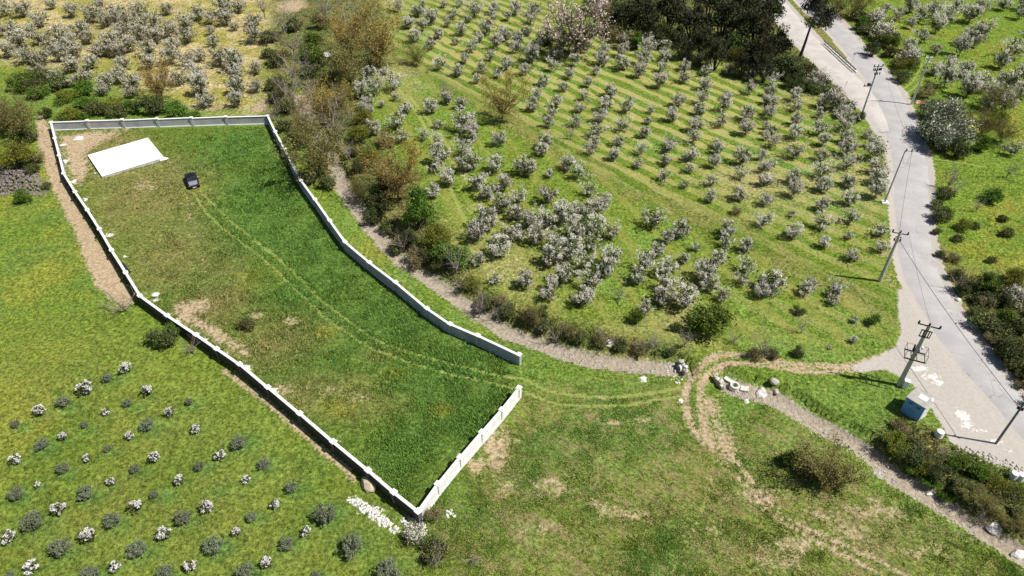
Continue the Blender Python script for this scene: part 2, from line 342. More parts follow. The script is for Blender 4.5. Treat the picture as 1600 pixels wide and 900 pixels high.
def site_masks(X, Y):
    n1 = vnoise(X / 9, Y / 9, 11); n2 = vnoise(X / 3.5, Y / 3.5, 12); n3 = vnoise(X / 20, Y / 20, 13); n4 = vnoise(X / 1.4, Y / 1.4, 14)
    nz = .5 * n1 + .3 * n2 + .2 * n4
    c = np.broadcast_to(C_MEADOW, X.shape + (3,)).copy()
    c = lerp(c, C_YEL, np.clip((nz * .6 + n3 * .5 - .56) * 2.6, 0, .7)); c = lerp(c, C_LUSH, np.clip((.42 - vnoise(X / 6, Y / 6, 41) * .6 - n2 * .3) * 3, 0, .6))
    par = soft_poly(X, Y, PARCEL, .6); orc = soft_poly(X, Y, ORCHARD, 2.5); nw = soft_poly(X, Y, NW_ORCH, 3); ne = soft_poly(X, Y, NE_FIELD, 3); se = soft_poly(X, Y, SE_FIELD, 2.5); sw = soft_poly(X, Y, SW_FIELD, 9)
    c = lerp(c, lerp(np.broadcast_to(np.array((.158, .180, .034)), c.shape), C_YEL, np.clip((nz - .42) * 2.2, 0, .65)), sw)
    c = lerp(c, C_MEADOW * .85, sw * np.clip((vnoise(X / 7, Y / 12, 77) - .55) * 3, 0, .8))
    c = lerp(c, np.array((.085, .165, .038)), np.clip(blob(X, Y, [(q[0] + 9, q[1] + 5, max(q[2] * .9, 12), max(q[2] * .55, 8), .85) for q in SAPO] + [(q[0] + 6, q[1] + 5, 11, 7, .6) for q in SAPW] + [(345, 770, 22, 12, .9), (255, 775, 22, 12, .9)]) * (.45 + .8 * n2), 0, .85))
    # the striped orchard
    oc = lerp(np.broadcast_to(C_ORCH, c.shape), C_LUSH * 1.35, np.clip((.46 - nz) * 4, 0, .9)); oc = lerp(oc, C_TAN * .85, np.clip((n3 * .6 + nz * .4 - .56) * 3.2, 0, .7))
    c = lerp(c, oc, orc)
    lane = plan(LANE)[:, :2]; dl = seg_dist(X, Y, lane, 6)
    c = lerp(c, lerp(np.broadcast_to(C_MEADOW * .8, c.shape), C_DRY, np.clip((n2 - .45) * 2, 0, .6)), np.clip(1.5 - dl / 2.6, 0, 1) * .8)
    tn = lerp(np.broadcast_to(C_TAN, c.shape), C_YEL * 1.05, np.clip((nz - .42) * 4, 0, .8)); tn = lerp(tn, C_DRY, np.clip((n4 - .6) * 2, 0, .6))
    c = lerp(c, tn, nw)
    nc = lerp(np.broadcast_to(C_NE, c.shape), C_YEL, np.clip((nz - .40) * 3 * np.clip((200 - Y) / 60, .25, 1), 0, .85))
    c = lerp(c, nc, ne)
    sc = lerp(np.broadcast_to(C_SE, c.shape), C_LUSH * 1.1, np.clip((.47 - nz) * 4, 0, .8))
    c = lerp(c, sc, se)
    # walled parcel: lush along the far side, thin and dry along the near-left wall
    lush = blob(X, Y, [(430, 300, 95, 120, 1), (380, 230, 60, 40, 1), (330, 250, 45, 50, .9), (500, 420, 110, 100, 1), (620, 500, 120, 60, 1), (700, 570, 110, 50, 1), (720, 640, 80, 70, .95), (640, 700, 60, 80, .75), (500, 560, 60, 40, .6)])
    dry = blob(X, Y, [(230, 310, 90, 60, .9), (260, 400, 90, 60, .75), (200, 270, 80, 30, .7), (340, 420, 60, 40, .5), (330, 480, 70, 40, .85), (420, 530, 90, 50, .75), (470, 620, 70, 40, .65), (540, 610, 60, 30, .55), (560, 640, 80, 30, .5), (300, 330, 30, 60, .6), (160, 225, 80, 20, .9), (590, 555, 40, 15, .4)])
    pc = lerp(np.broadcast_to(C_MEADOW * np.array((.82, .80, .9)), c.shape), C_LUSH, np.clip(lush * 1.25 + (n2 - .5) * .6, 0, 1))
    pc = lerp(pc, C_DRY, np.clip(dry * (.45 + 1.1 * nz) - .12, 0, .85))
    pc = lerp(pc, C_YEL, blob(X, Y, [(410, 430, 30, 20, .5), (510, 520, 18, 10, .6), (530, 640, 25, 15, .5), (310, 290, 20, 15, .4), (620, 585, 20, 10, .5), (690, 645, 15, 10, .5)]) * n2 * 1.6)
    c = lerp(c, pc, par)
    # grass strip between the wall and the stream, and other strong greens
    lg = blob(X, Y, [(550, 350, 40, 40, .9), (640, 430, 50, 25, .9), (720, 490, 50, 22, .9), (850, 575, 55, 25, .9), (960, 600, 90, 18, .7), (930, 700, 60, 50, .6), (1000, 650, 60, 22, .7), (1020, 700, 40, 25, .5), (1290, 620, 90, 30, .7), (1440, 770, 60, 25, .8), (1490, 830, 60, 20, .8), (1380, 740, 60, 20, .7), (80, 150, 120, 35, .95), (300, 175, 100, 10, .6), (700, 640, 40, 30, .5), (790, 830, 60, 30, .4), (480, 70, 30, 40, 1), (1340, 520, 80, 40, .5), (1240, 700, 40, 30, .8)])
    c = lerp(c, C_LUSH * np.array((1.35, 1.2, 1.2)), np.clip(lg * (.5 + n2), 0, 1) * (1 - par))
    c = lerp(c, C_DRY * .95, np.clip(blob(X, Y, [(1310, 85, 16, 26, 1), (1325, 105, 12, 14, 1), (1290, 55, 14, 18, 1), (1255, 18, 12, 14, 1), (1460, 380, 10, 50, .7), (1480, 430, 14, 30, .8), (1510, 490, 14, 30, .8), (1550, 550, 16, 30, .8), (1590, 600, 16, 30, .8), (1395, 400, 10, 60, .6), (1330, 30, 20, 20, .6)]) * (.6 + .8 * n2), 0, 1))
    # rough banks
    sdist = stream_d(X, Y)
    corr = np.maximum(soft_poly(X, Y, [(425, -40), (590, -40), (610, 100), (560, 130), (575, 215), (650, 290), (700, 370), (745, 440), (810, 478), (960, 525), (1070, 545), (1062, 565), (900, 548), (800, 510), (700, 440), (600, 375), (530, 290), (440, 195), (415, 170), (430, 80)], 2.2), soft_poly(X, Y, [(1360, 680), (1400, 655), (1450, 668), (1500, 700), (1620, 760), (1640, 860), (1540, 810), (1450, 760), (1400, 720)], 1.5))
    corr = np.maximum(corr, soft_poly(X, Y, [(1480, 420), (1600, 430), (1680, 500), (1700, 690), (1600, 618), (1550, 560), (1500, 475)], 2))
    corr = np.maximum(corr, soft_poly(X, Y, [(940, -40), (1190, -40), (1240, 60), (1330, 150), (1350, 185), (1280, 140), (1200, 112), (1100, 95), (980, 65)], 2))
    c = lerp(c, lerp(np.broadcast_to(C_BANK, c.shape), C_DRY * .9, np.clip((n2 - .42) * 2.5, 0, .8)), corr * .85)
    # bare earth
    dirt = np.maximum.reduce([
        soft_poly(X, Y, [(56, 183), (70, 180), (88, 225), (98, 272), (114, 307), (152, 372), (197, 440), (212, 470), (190, 478), (150, 449), (130, 402), (117, 364), (100, 333), (82, 296), (70, 263), (58, 226)], .8),
        soft_poly(X, Y, [(92, 212), (150, 206), (200, 206), (172, 220), (138, 240), (146, 262), (130, 292), (116, 292), (100, 255)], 1.6) * .86,
        soft_poly(X, Y, [(255, 478), (300, 485), (350, 512), (395, 545), (385, 560), (330, 532), (280, 500)], 1.4) * .82,
        blob(X, Y, [(300, 478, 40, 16, .75), (400, 490, 24, 10, .62), (440, 610, 26, 16, .66), (515, 610, 16, 12, .6), (455, 500, 30, 14, .55), (230, 290, 40, 20, .5), (775, 700, 34, 50, .66), (745, 730, 20, 25, .6), (1130, 690, 26, 40, .72), (1110, 640, 30, 40, .62), (405, 165, 14, 14, .8), (400, 100, 8, 50, .6), (455, 8, 30, 14, .8), (275, 15, 18, 8, .7), (330, 165, 70, 8, .7), (1180, 770, 44, 26, .62), (860, 760, 60, 30, .5), (960, 800, 70, 24, .5), (1120, 830, 60, 24, .46), (1330, 830, 60, 24, .56), (1210, 880, 60, 20, .52), (790, 760, 30, 30, .5), (870, 770, 40, 20, .52), (940, 790, 40, 14, .52), (990, 805, 30, 12, .56), (810, 690, 20, 12, .5), (840, 830, 50, 16, .5), (1300, 800, 60, 25, .5), (1380, 800, 70, 25, .55), (1250, 850, 80, 25, .55), (1450, 860, 60, 20, .5), (960, 660, 20, 8, .62), (1005, 655, 25, 10, .55), (945, 622, 14, 5, .6), (1390, 440, 14, 20, .5), (1380, 395, 12, 10, .5), (560, 620, 40, 16, .45), (160, 40, 60, 20, .5), (100, 100, 60, 10, .6), (240, 120, 80, 10, .55), (190, 205, 40, 6, .5), (980, 150, 60, 12, .42)])])
    for ln, w in DIRT_LINES:
        L = plan(smooth(ln))[:, :2]; d = seg_dist(X, Y, L, w * 2)
        dirt = np.maximum(dirt, np.clip(1.0 - d / (2 * w), 0, 1) * .86)
    gravel = np.clip(1 - (sdist - .5) / .85, 0, 1)
    gravel = np.maximum(gravel, blob(X, Y, [(1160, 608, 40, 14, .8), (1490, 730, 30, 12, .5)]))
    apron = soft_poly(X, Y, APRON, .7)
    for RD in (MAIN_ROAD, SIDE_ROAD):   # gritty verge beside the carriageway
        for sd_ in (0, 1):
            apron = np.maximum(apron, np.clip(.8 - seg_dist(X, Y, plan([q[sd_] for q in RD])[:, :2], 2) / .55, 0, 1))
    white = blob(X, Y, [(1440, 575, 16, 5, .8), (1455, 588, 14, 6, .8), (1466, 597, 10, 5, .8), (1505, 650, 12, 12, .8), (1512, 665, 14, 6, .8), (1530, 672, 20, 4, .7), (1555, 690, 16, 5, .7), (1580, 705, 20, 5, .6), (100, 228, 6, 3, .8), (104, 255, 7, 5, .8), (116, 285, 6, 4, .8), (135, 312, 6, 5, .7), (172, 368, 8, 4, .8), (195, 400, 8, 3, .7), (243, 466, 6, 5, .8), (275, 500, 8, 5, .8), (315, 530, 12, 6, .8), (350, 552, 10, 6, .7), (385, 575, 10, 6, .7), (430, 610, 10, 6, .7), (150, 272, 6, 3, .6), (95, 203, 10, 2, .7), (530, 690, 10, 6, .6), (585, 800, 26, 10, .6), (645, 825, 20, 8, .6), (600, 815, 20, 8, .6)])
    track = np.full(X.shape, 9.0)
    for ln, w in TRACKS:
        L = plan(smooth(ln))[:, :2]; track = np.minimum(track, seg_dist(X, Y, L, 1.6) / w)
    below = np.zeros(X.shape)
    lanepoly = LANE + [(1400, 560), (1060, 545), (860, 500), (720, 420), (660, 300), (560, 210), (540, 130)]
    below = soft_poly(X, Y, lanepoly, 1.5)
    mowA = orc * (1 - below) * np.clip(blob(X, Y, [(760, 60, 160, 90, 1), (930, 110, 200, 80, 1), (1080, 170, 200, 90, 1), (1250, 230, 180, 110, .7), (1000, 240, 180, 70, .7), (1300, 360, 120, 80, .4), (1300, 500, 130, 60, .5)]) + .15, 0, 1)
    mowA = np.maximum(mowA, .4 * orc * blob(X, Y, [(1260, 480, 160, 60, 1)]))
    mowB = orc * below * .75
    bump_ok = np.clip(1 - dirt * 1.2, 0, 1) * np.clip(1 - apron * 1.5, 0, 1) * (1 - gravel)
    return dict(col=c, dirt=dirt, gravel=gravel, apron=apron, white=white, track=track, mowA=mowA, mowB=mowB, plough=se, par=par, nw=nw, ne=ne, sw=sw, orc=orc, corr=corr, bump=bump_ok, nz=nz, lush=lush * par)

def axis(lo, hi, step, far0, far1):
    mid = np.arange(lo, hi + 1e-6, step); a = []; s, x = step, lo
    while x > far0: s *= 1.28; x -= s; a.append(x)
    b = []; s, x = step, mid[-1]
    while x < far1: s *= 1.28; x += s; b.append(x)
    return np.array(a[::-1] + list(mid) + b)
gx = axis(-150, 152, .42, -2500, 2500); gy = axis(24, 205, .40, -600, 3200)
GX, GY = np.meshgrid(gx, gy); NX, NY = len(gx), len(gy)
XF, YF = GX.ravel(), GY.ravel()
K = site_masks(XF, YF)
ZF = height(XF, YF)
HG = ZF.reshape(NY, NX).copy()
grow = K['bump'] * np.clip((road_d(XF, YF) - 3.2) / 2, 0, 1) * (1 - .6 * K['sw'])
ZF = ZF + grow * (.15 + .14 * K['par'] + .10 * K['corr']) * (vnoise(XF / .75, YF / .75, 21) * .6 + vnoise(XF / 1.9, YF / 1.9, 22) * .7 - .3) * np.clip(K['track'] / 3, 0, 1)
rdm = road_d(XF, YF); K['road'] = rdm; ZF = np.where(rdm < 2.4, base_height(XF, YF) - .06, ZF)
farm = np.hypot(XF, YF - 100); ZF = ZF + np.clip((farm - 420) / 900, 0, 3) ** 1.5 * 60 * vnoise(XF / 500, YF / 500, 31)
ii = (np.arange(NY - 1)[:, None] * NX + np.arange(NX - 1)[None]).ravel()
FQ = np.stack([ii, ii + 1, ii + NX + 1, ii + NX], 1)

def lookup(x, y):
    ix = np.clip(np.searchsorted(gx, x - .21), 0, NX - 1); iy = np.clip(np.searchsorted(gy, y - .20), 0, NY - 1); i = iy * NX + ix
    return {k: v[i] for k, v in K.items()}
def height_at(x, y):
    ix = np.clip(np.searchsorted(gx, x) - 1, 0, NX - 2); iy = np.clip(np.searchsorted(gy, y) - 1, 0, NY - 2)
    tx = np.clip((x - gx[ix]) / (gx[ix + 1] - gx[ix]), 0, 1); ty = np.clip((y - gy[iy]) / (gy[iy + 1] - gy[iy]), 0, 1)
    return (HG[iy, ix] * (1 - tx) + HG[iy, ix + 1] * tx) * (1 - ty) + (HG[iy + 1, ix] * (1 - tx) + HG[iy + 1, ix + 1] * tx) * ty
def hz(x, y): return float(height_at(np.array([x]), np.array([y]))[0])

gm, nt, N, L, B = new_mat('field_ground')
pos = nd(nt, 'ShaderNodeNewGeometry').outputs['Position']
att = lambda n: nd(nt, 'ShaderNodeAttribute', attribute_name=n)
base = att('zone').outputs['Color']
m1 = att('mask_a'); m2 = att('mask_b'); s1 = nd(nt, 'ShaderNodeSeparateColor'); s2 = nd(nt, 'ShaderNodeSeparateColor')
L.new(m1.outputs['Color'], s1.inputs[0]); L.new(m2.outputs['Color'], s2.inputs[0])
trk = att('track').outputs['Fac']; plo = att('plough').outputs['Fac']
nF = noise(nt, pos, 2.6, 5, .7); nM = noise(nt, pos, .55, 4, .6); nVF = noise(nt, pos, 7.0, 3, .7); nC = noise(nt, pos, 1.25, 3, .6)
# grain of the sward, with tuft shadows painted in as dark flecks
nS = noise(nt, pos, 3.3, 2, .5); br = mth(nt, 'MULTIPLY_ADD', ramp(nt, nF, .30, .70), 1.25, .42); br = mth(nt, 'MULTIPLY', br, mth(nt, 'MULTIPLY_ADD', ramp(nt, nS, .30, .46), .5, .56)); br = mth(nt, 'MULTIPLY', br, mth(nt, 'MULTIPLY_ADD', nVF, 1.0, .52)); br = mth(nt, 'MULTIPLY', br, mth(nt, 'MULTIPLY_ADD', nC, 1.1, .47))
gr = nd(nt, 'ShaderNodeVectorMath', operation='SCALE'); L.new(base, gr.inputs[0]); L.new(br, gr.inputs['Scale'])
col = gr.outputs[0]
col = mix_col(nt, mth(nt, 'MULTIPLY', ramp(nt, nM, .52, .72), .25), col, (.22, .20, .05))
col = mix_col(nt, mth(nt, 'MULTIPLY', ramp(nt, nM, .50, .30), .35), col, (.05, .105, .012))
def bands(ang, width, warp):
    v = nd(nt, 'ShaderNodeVectorRotate', rotation_type='Z_AXIS'); v.inputs['Angle'].default_value = -ang; L.new(pos, v.inputs['Vector'])
    sp = nd(nt, 'ShaderNodeSeparateXYZ'); L.new(v.outputs[0], sp.inputs[0])
    lowf = noise(nt, pos, .09, 2)
    y = mth(nt, 'ADD', sp.outputs[1], mth(nt, 'MULTIPLY', lowf, warp))
    return v.outputs[0], mth(nt, 'MULTIPLY_ADD', mth(nt, 'SINE', mth(nt, 'MULTIPLY', y, 2 * math.pi / width)), .5, .5), mth(nt, 'MULTIPLY_ADD', mth(nt, 'SINE', mth(nt, 'MULTIPLY', y, 2 * math.pi / (width * .31))), .5, .5)
def stretched(vec, sx, sy, scale):
    mp = nd(nt, 'ShaderNodeMapping'); mp.inputs['Scale'].default_value = (sx, sy, 1); L.new(vec, mp.inputs['Vector']); return noise(nt, mp.outputs[0], scale, 4, .6)
vA, bA, bA2 = bands(ANG_A, 3.4, 3.5)
sA = stretched(vA, .07, .8, .8)
fA = mth(nt, 'MULTIPLY', s2.outputs[0], ramp(nt, mth(nt, 'ADD', mth(nt, 'ADD', mth(nt, 'MULTIPLY', bA, .26), mth(nt, 'MULTIPLY', bA2, .12)), mth(nt, 'ADD', mth(nt, 'MULTIPLY', sA, .9), mth(nt, 'MULTIPLY', noise(nt, pos, .12, 3), .7))), .84, 1.06))
vA_ = mth(nt, 'ADD', mth(nt, 'ADD', mth(nt, 'MULTIPLY', bA, .42), mth(nt, 'MULTIPLY', bA2, .12)), mth(nt, 'ADD', mth(nt, 'MULTIPLY', sA, .75), mth(nt, 'MULTIPLY', noise(nt, pos, .12, 3), .55)))
fA = mth(nt, 'MULTIPLY', s2.outputs[0], ramp(nt, vA_, .84, 1.02))
fG = mth(nt, 'MULTIPLY', s2.outputs[0], ramp(nt, vA_, .86, .66))
col = mix_col(nt, mth(nt, 'MULTIPLY', fG, .5), col, mix_col(nt, nF, (.055, .11, .012), (.13, .20, .024)))
col = mix_col(nt, mth(nt, 'MULTIPLY', fA, .85), col, mix_col(nt, nF, (.25, .235, .065), (.50, .46, .185)))
vB, bB, bB2 = bands(ANG_B, 5.2, 3.0)
sB = stretched(vB, .10, 1.2, 1.1)
fB = mth(nt, 'MULTIPLY', s2.outputs[1], ramp(nt, mth(nt, 'ADD', mth(nt, 'MULTIPLY', bB, .5), mth(nt, 'MULTIPLY', sB, .85)), .72, .98))
col = mix_col(nt, mth(nt, 'MULTIPLY', fB, .6), col, (.30, .28, .075))
vC, bC, bC2 = bands(ANG_C, 1.5, .6)
sC = stretched(vC, .16, 1.0, 1.3); sC2 = stretched(vC, .3, 1.4, 3.4)
fC = mth(nt, 'MULTIPLY', plo, ramp(nt, mth(nt, 'ADD', mth(nt, 'ADD', mth(nt, 'MULTIPLY', sC, .55), mth(nt, 'MULTIPLY', sC2, .35)), mth(nt, 'MULTIPLY', nM, .35)), .57, .77))
col = mix_col(nt, mth(nt, 'MULTIPLY', fC, .8), col, mix_col(nt, nVF, (.15, .11, .055), (.44, .33, .185)))
sC3 = stretched(vC, .55, 1.7, 5.2)
col = mix_col(nt, mth(nt, 'MULTIPLY', plo, mth(nt, 'MULTIPLY', ramp(nt, sC3, .54, .68), .6)), col, (.42, .35, .17))
col = mix_col(nt, mth(nt, 'MULTIPLY', plo, mth(nt, 'MULTIPLY', ramp(nt, sC3, .46, .34), .55)), col, (.045, .06, .018))
# flattened wheel lines
ft = mth(nt, 'SUBTRACT', 1.45, trk); ft = mth(nt, 'ADD', ft, mth(nt, 'MULTIPLY', mth(nt, 'SUBTRACT', nF, .5), 1.4))
col = mix_col(nt, mth(nt, 'MULTIPLY', ramp(nt, ft, .0, .7), .68), col, mix_col(nt, nF, (.21, .26, .055), (.40, .42, .14)))
ragged = mth(nt, 'ADD', mth(nt, 'MULTIPLY', mth(nt, 'SUBTRACT', nF, .5), .9), mth(nt, 'ADD', mth(nt, 'MULTIPLY', mth(nt, 'SUBTRACT', nM, .5), .5), mth(nt, 'MULTIPLY', mth(nt, 'SUBTRACT', nVF, .5), .5)))
def layer(col, mask, c0, c1, lo=.36, hi=.80, k=1.5):
    f = ramp(nt, mth(nt, 'ADD', mask, mth(nt, 'MULTIPLY', ragged, k)), lo, hi)
    return mix_col(nt, f, col, mix_col(nt, ramp(nt, nF, .3, .7), c0, c1)), f
col, fd = layer(col, s1.outputs[0], (.30, .215, .125), (.54, .425, .29))
col, fg = layer(col, s1.outputs[1], (.25, .205, .15), (.46, .40, .325), .4, .66, k=.9)
col, fa = layer(col, s1.outputs[2], (.385, .35, .31), (.45, .415, .375), .4, .66, k=.6)
col, fw = layer(col, s2.outputs[2], (.54, .515, .475), (.70, .675, .64), .45, .6, k=1.7)
L.new(col, B.inputs['Base Color']); B.inputs['Roughness'].default_value = .95; B.inputs['Specular IOR Level'].default_value = .08
bp = nd(nt, 'ShaderNodeBump'); bp.inputs['Distance'].default_value = .34
L.new(mth(nt, 'MULTIPLY_ADD', mth(nt, 'ADD', fa, fw, clamp=True), -.5, .62), bp.inputs['Strength'])
L.new(mth(nt, 'ADD', mth(nt, 'ADD', mth(nt, 'MULTIPLY', nF, .8), mth(nt, 'MULTIPLY', nC, .7)), mth(nt, 'MULTIPLY', nVF, .45)), bp.inputs['Height']); L.new(bp.outputs[0], B.inputs['Normal'])

gme = mesh_np('ground', np.stack([XF, YF, ZF], 1), FQ, [gm], smooth_=True)
def vcol(me, name, A):
    a = me.attributes.new(name, 'FLOAT_COLOR', 'POINT'); A = np.concatenate([A, np.ones((len(A), 4 - A.shape[1]))], 1).astype(np.float32); a.data.foreach_set('color', A.ravel())
def vflt(me, name, A):
    a = me.attributes.new(name, 'FLOAT', 'POINT'); a.data.foreach_set('value', A.astype(np.float32))
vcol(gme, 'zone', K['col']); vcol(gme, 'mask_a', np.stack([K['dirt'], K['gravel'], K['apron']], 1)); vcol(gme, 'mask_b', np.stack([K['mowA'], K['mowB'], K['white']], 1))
vflt(gme, 'track', K['track']); vflt(gme, 'plough', K['plough'])
tag(link('ground', gme), 'green and dry grass fields with bare earth patches around the walled plot', kind='structure')

# ------------------------------------------------------------------ roads
def strip(name, RD, mat, lift, across=7):
    Lp = resample(plan(smooth([q[0] for q in RD], 2)), 1.6); n = len(Lp)
    Rs = plan(smooth([q[1] for q in RD], 2)); d = np.r_[0, np.cumsum(np.linalg.norm(np.diff(Rs, axis=0), axis=1))]
    t = np.linspace(0, d[-1], n); Rp = np.stack([np.interp(t, d, Rs[:, k]) for k in range(3)], 1)
    # pair by fraction of the marks so that both edges stay abreast
    w = np.linspace(0, 1, across); P = Lp[:, None] * (1 - w)[None, :, None] + Rp[:, None] * w[None, :, None]
    edge = np.zeros((n, across)); edge[:, 0] = (vnoise(np.arange(n) * .55, np.zeros(n), 3) - .5) * .5; edge[:, -1] = (vnoise(np.arange(n) * .5, np.ones(n) * 5, 4) - .5) * .5
    dirn = (Rp - Lp); dirn /= np.linalg.norm(dirn, axis=1)[:, None]
    P = P + dirn[:, None] * edge[..., None]
    P = P.reshape(-1, 3); P[:, 2] = base_height(P[:, 0], P[:, 1]) + lift; P[:, 2].reshape(n, across)[:, [0, -1]] -= .10
    crown_ = np.tile(np.sin(w * math.pi) * .05, n); P[:, 2] += crown_
    i = (np.arange(n - 1)[:, None] * across + np.arange(across - 1)[None]).ravel()
    return link(name, mesh_np(name, P, np.stack([i, i + 1, i + across + 1, i + across], 1), [mat], smooth_=True))
def road_mat(name, a, b, dust):
    m, nt, N, L, B = new_mat(name); pos = nd(nt, 'ShaderNodeNewGeometry').outputs['Position']
    n1 = noise(nt, pos, .35, 4); n2 = noise(nt, pos, 9, 3, .7); n3 = noise(nt, pos, 1.4, 4)
    c = mix_col(nt, ramp(nt, n1, .35, .68), a, b)
    c = mix_col(nt, mth(nt, 'MULTIPLY', ramp(nt, n3, .55, .75), .5), c, dust)
    c = mix_col(nt, mth(nt, 'MULTIPLY', n2, .35), c, tuple(x * .78 for x in a))
    vo = nd(nt, 'ShaderNodeTexVoronoi', feature='DISTANCE_TO_EDGE'); vo.inputs['Scale'].default_value = .11
    wv = nd(nt, 'ShaderNodeVectorMath', operation='MULTIPLY_ADD'); nn = nt.nodes.new('ShaderNodeTexNoise'); nn.inputs['Scale'].default_value = .5; L.new(pos, nn.inputs['Vector'])
    L.new(nn.outputs['Color'], wv.inputs[0]); wv.inputs[1].default_value = (2.5, 2.5, 2.5); L.new(pos, wv.inputs[2]); L.new(wv.outputs[0], vo.inputs['Vector'])
    c = mix_col(nt, mth(nt, 'MULTIPLY', ramp(nt, vo.outputs['Distance'], .007, .002), .35), c, (.16, .15, .145))
    L.new(c, B.inputs['Base Color']); B.inputs['Roughness'].default_value = .85; B.inputs['Specular IOR Level'].default_value = .25
    return m
tag(strip('side_road', SIDE_ROAD, road_mat('side_road_concrete', (.46, .425, .395), (.55, .515, .48), (.50, .46, .42)), .022), 'pale concrete side road joining the main road', kind='structure')
tag(strip('main_road', MAIN_ROAD, road_mat('main_road_asphalt', (.385, .37, .365), (.455, .435, .43), (.48, .455, .435)), .034), 'worn light grey asphalt road winding past the orchard', kind='structure')

# ------------------------------------------------------------------ boundary walls of the plot
WALL_H, WALL_T = 1.62, .26
M_SHADEPOST = plain('shaded_post', (.12, .115, .115), .85, .25, 2)  # post grey darkened to paint the shaded outer side of the long wall
M_OUTSHADE = plain('outer_shade', (.055, .05, .05), .8, .3, 2)  # near-black that paints shade onto the long wall's outer face
def wall_run(name, marks, label, skip_first=False, skip_last=False, h=WALL_H, end_h=None, shaded=False, face=None):
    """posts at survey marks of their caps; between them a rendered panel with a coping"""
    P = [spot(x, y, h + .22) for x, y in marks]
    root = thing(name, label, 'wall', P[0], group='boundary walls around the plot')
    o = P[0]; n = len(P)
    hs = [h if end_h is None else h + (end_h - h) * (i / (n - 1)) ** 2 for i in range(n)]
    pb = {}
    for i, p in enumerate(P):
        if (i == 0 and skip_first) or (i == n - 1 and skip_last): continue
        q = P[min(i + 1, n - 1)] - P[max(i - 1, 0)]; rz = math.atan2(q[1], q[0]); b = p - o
        pt = MB().box((0, 0, (hs[i] + .12 - .3) / 2), (.44, .44, hs[i] + .12 + .3)).build('post', M_SHADEPOST if shaded else face or M_WALL, root, b, (0, 0, rz))
        MB().box((0, 0, hs[i] + .12 + .05), (.62, .62, .10), bevel=.02).poly([(-.2, -.2, hs[i] + .221), (.2, -.2, hs[i] + .221), (.2, .2, hs[i] + .221), (-.2, .2, hs[i] + .221), (0, 0, hs[i] + .30)], [(0, 1, 4), (1, 2, 4), (2, 3, 4), (3, 0, 4)]).build('post_cap', M_COPE, pt)
    for i in range(n - 1):
        a, b = P[i] - o, P[i + 1] - o; d = b - a; Ln = math.hypot(d[0], d[1]); rz = math.atan2(d[1], d[0])
        inset0 = .18 if not (i == 0 and skip_first) else .0; inset1 = .18 if not (i == n - 2 and skip_last) else .0
        hh = (hs[i] + hs[i + 1]) / 2; steps = max(1, int(round(abs(d[2]) / .12)))
        pn = MB(); cp = MB(); pl = MB()
        for k in range(steps):
            x0 = inset0 + (Ln - inset0 - inset1) * k / steps; x1 = inset0 + (Ln - inset0 - inset1) * (k + 1) / steps
            zz = d[2] * (k + .5) / steps
            pn.box(((x0 + x1) / 2, 0, zz + (hh - .35) / 2), (x1 - x0, WALL_T - .06, hh + .35))
            cp.box(((x0 + x1) / 2, 0, zz + hh + .045), (x1 - x0, WALL_T + .08, .09), bevel=.015)
            pl.box(((x0 + x1) / 2, 0, zz - .1), (x1 - x0, WALL_T + .16, .62))
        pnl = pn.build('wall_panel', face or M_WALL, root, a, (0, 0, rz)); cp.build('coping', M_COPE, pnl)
        if not shaded: pl.build('plinth', M_COPE, pnl)
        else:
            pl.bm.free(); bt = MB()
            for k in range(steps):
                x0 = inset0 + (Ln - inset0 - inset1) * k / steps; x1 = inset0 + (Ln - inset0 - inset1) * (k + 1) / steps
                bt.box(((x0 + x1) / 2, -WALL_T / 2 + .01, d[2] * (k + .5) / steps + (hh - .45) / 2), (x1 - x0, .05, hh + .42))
            bt.build('painted_shade', M_OUTSHADE, pnl)  # thin dark sheet added as painted shade on the outer side
    return root
NORTH = [(79, 190), (135, 187.5), (190, 186), (244, 184.5), (298, 183), (352, 181.5), (418, 180)]
WEST = [(79, 190), (85, 215), (92, 242), (99, 270), (117, 299), (136, 327), (155, 357), (174, 390), (196, 425), (218, 461), (261, 492), (306, 522), (338, 544), (374, 568), (418, 604), (468, 645), (520, 689), (575, 734), (615, 768), (653, 798)]
EAST = [(418, 180), (430, 205), (444.5, 232), (458.6, 260), (470, 281), (492, 310.5), (515, 343.5), (539, 377), (577, 409), (618, 440), (667, 481), (703, 505), (746, 523), (811, 553)]
SOUTH = [(653, 798), (684, 755), (719, 713), (753, 674), (784, 639), (811, 605)]
wall_run('boundary_wall', NORTH, 'short straight far end wall of the plot behind the white slab')
wall_run('boundary_wall', WEST, 'long rendered boundary wall beside the sandy path and meadow', skip_first=True, shaded=True)
wall_run('boundary_wall', EAST, 'bending boundary wall between the lush grass and the stream', skip_first=True)
wall_run('boundary_wall', SOUTH, 'sunlit near end wall running from the rubble corner to the gateway', skip_first=True, face=M_COPE)  # sunlit face painted coping white, a lit copy of the shaded runs' grey

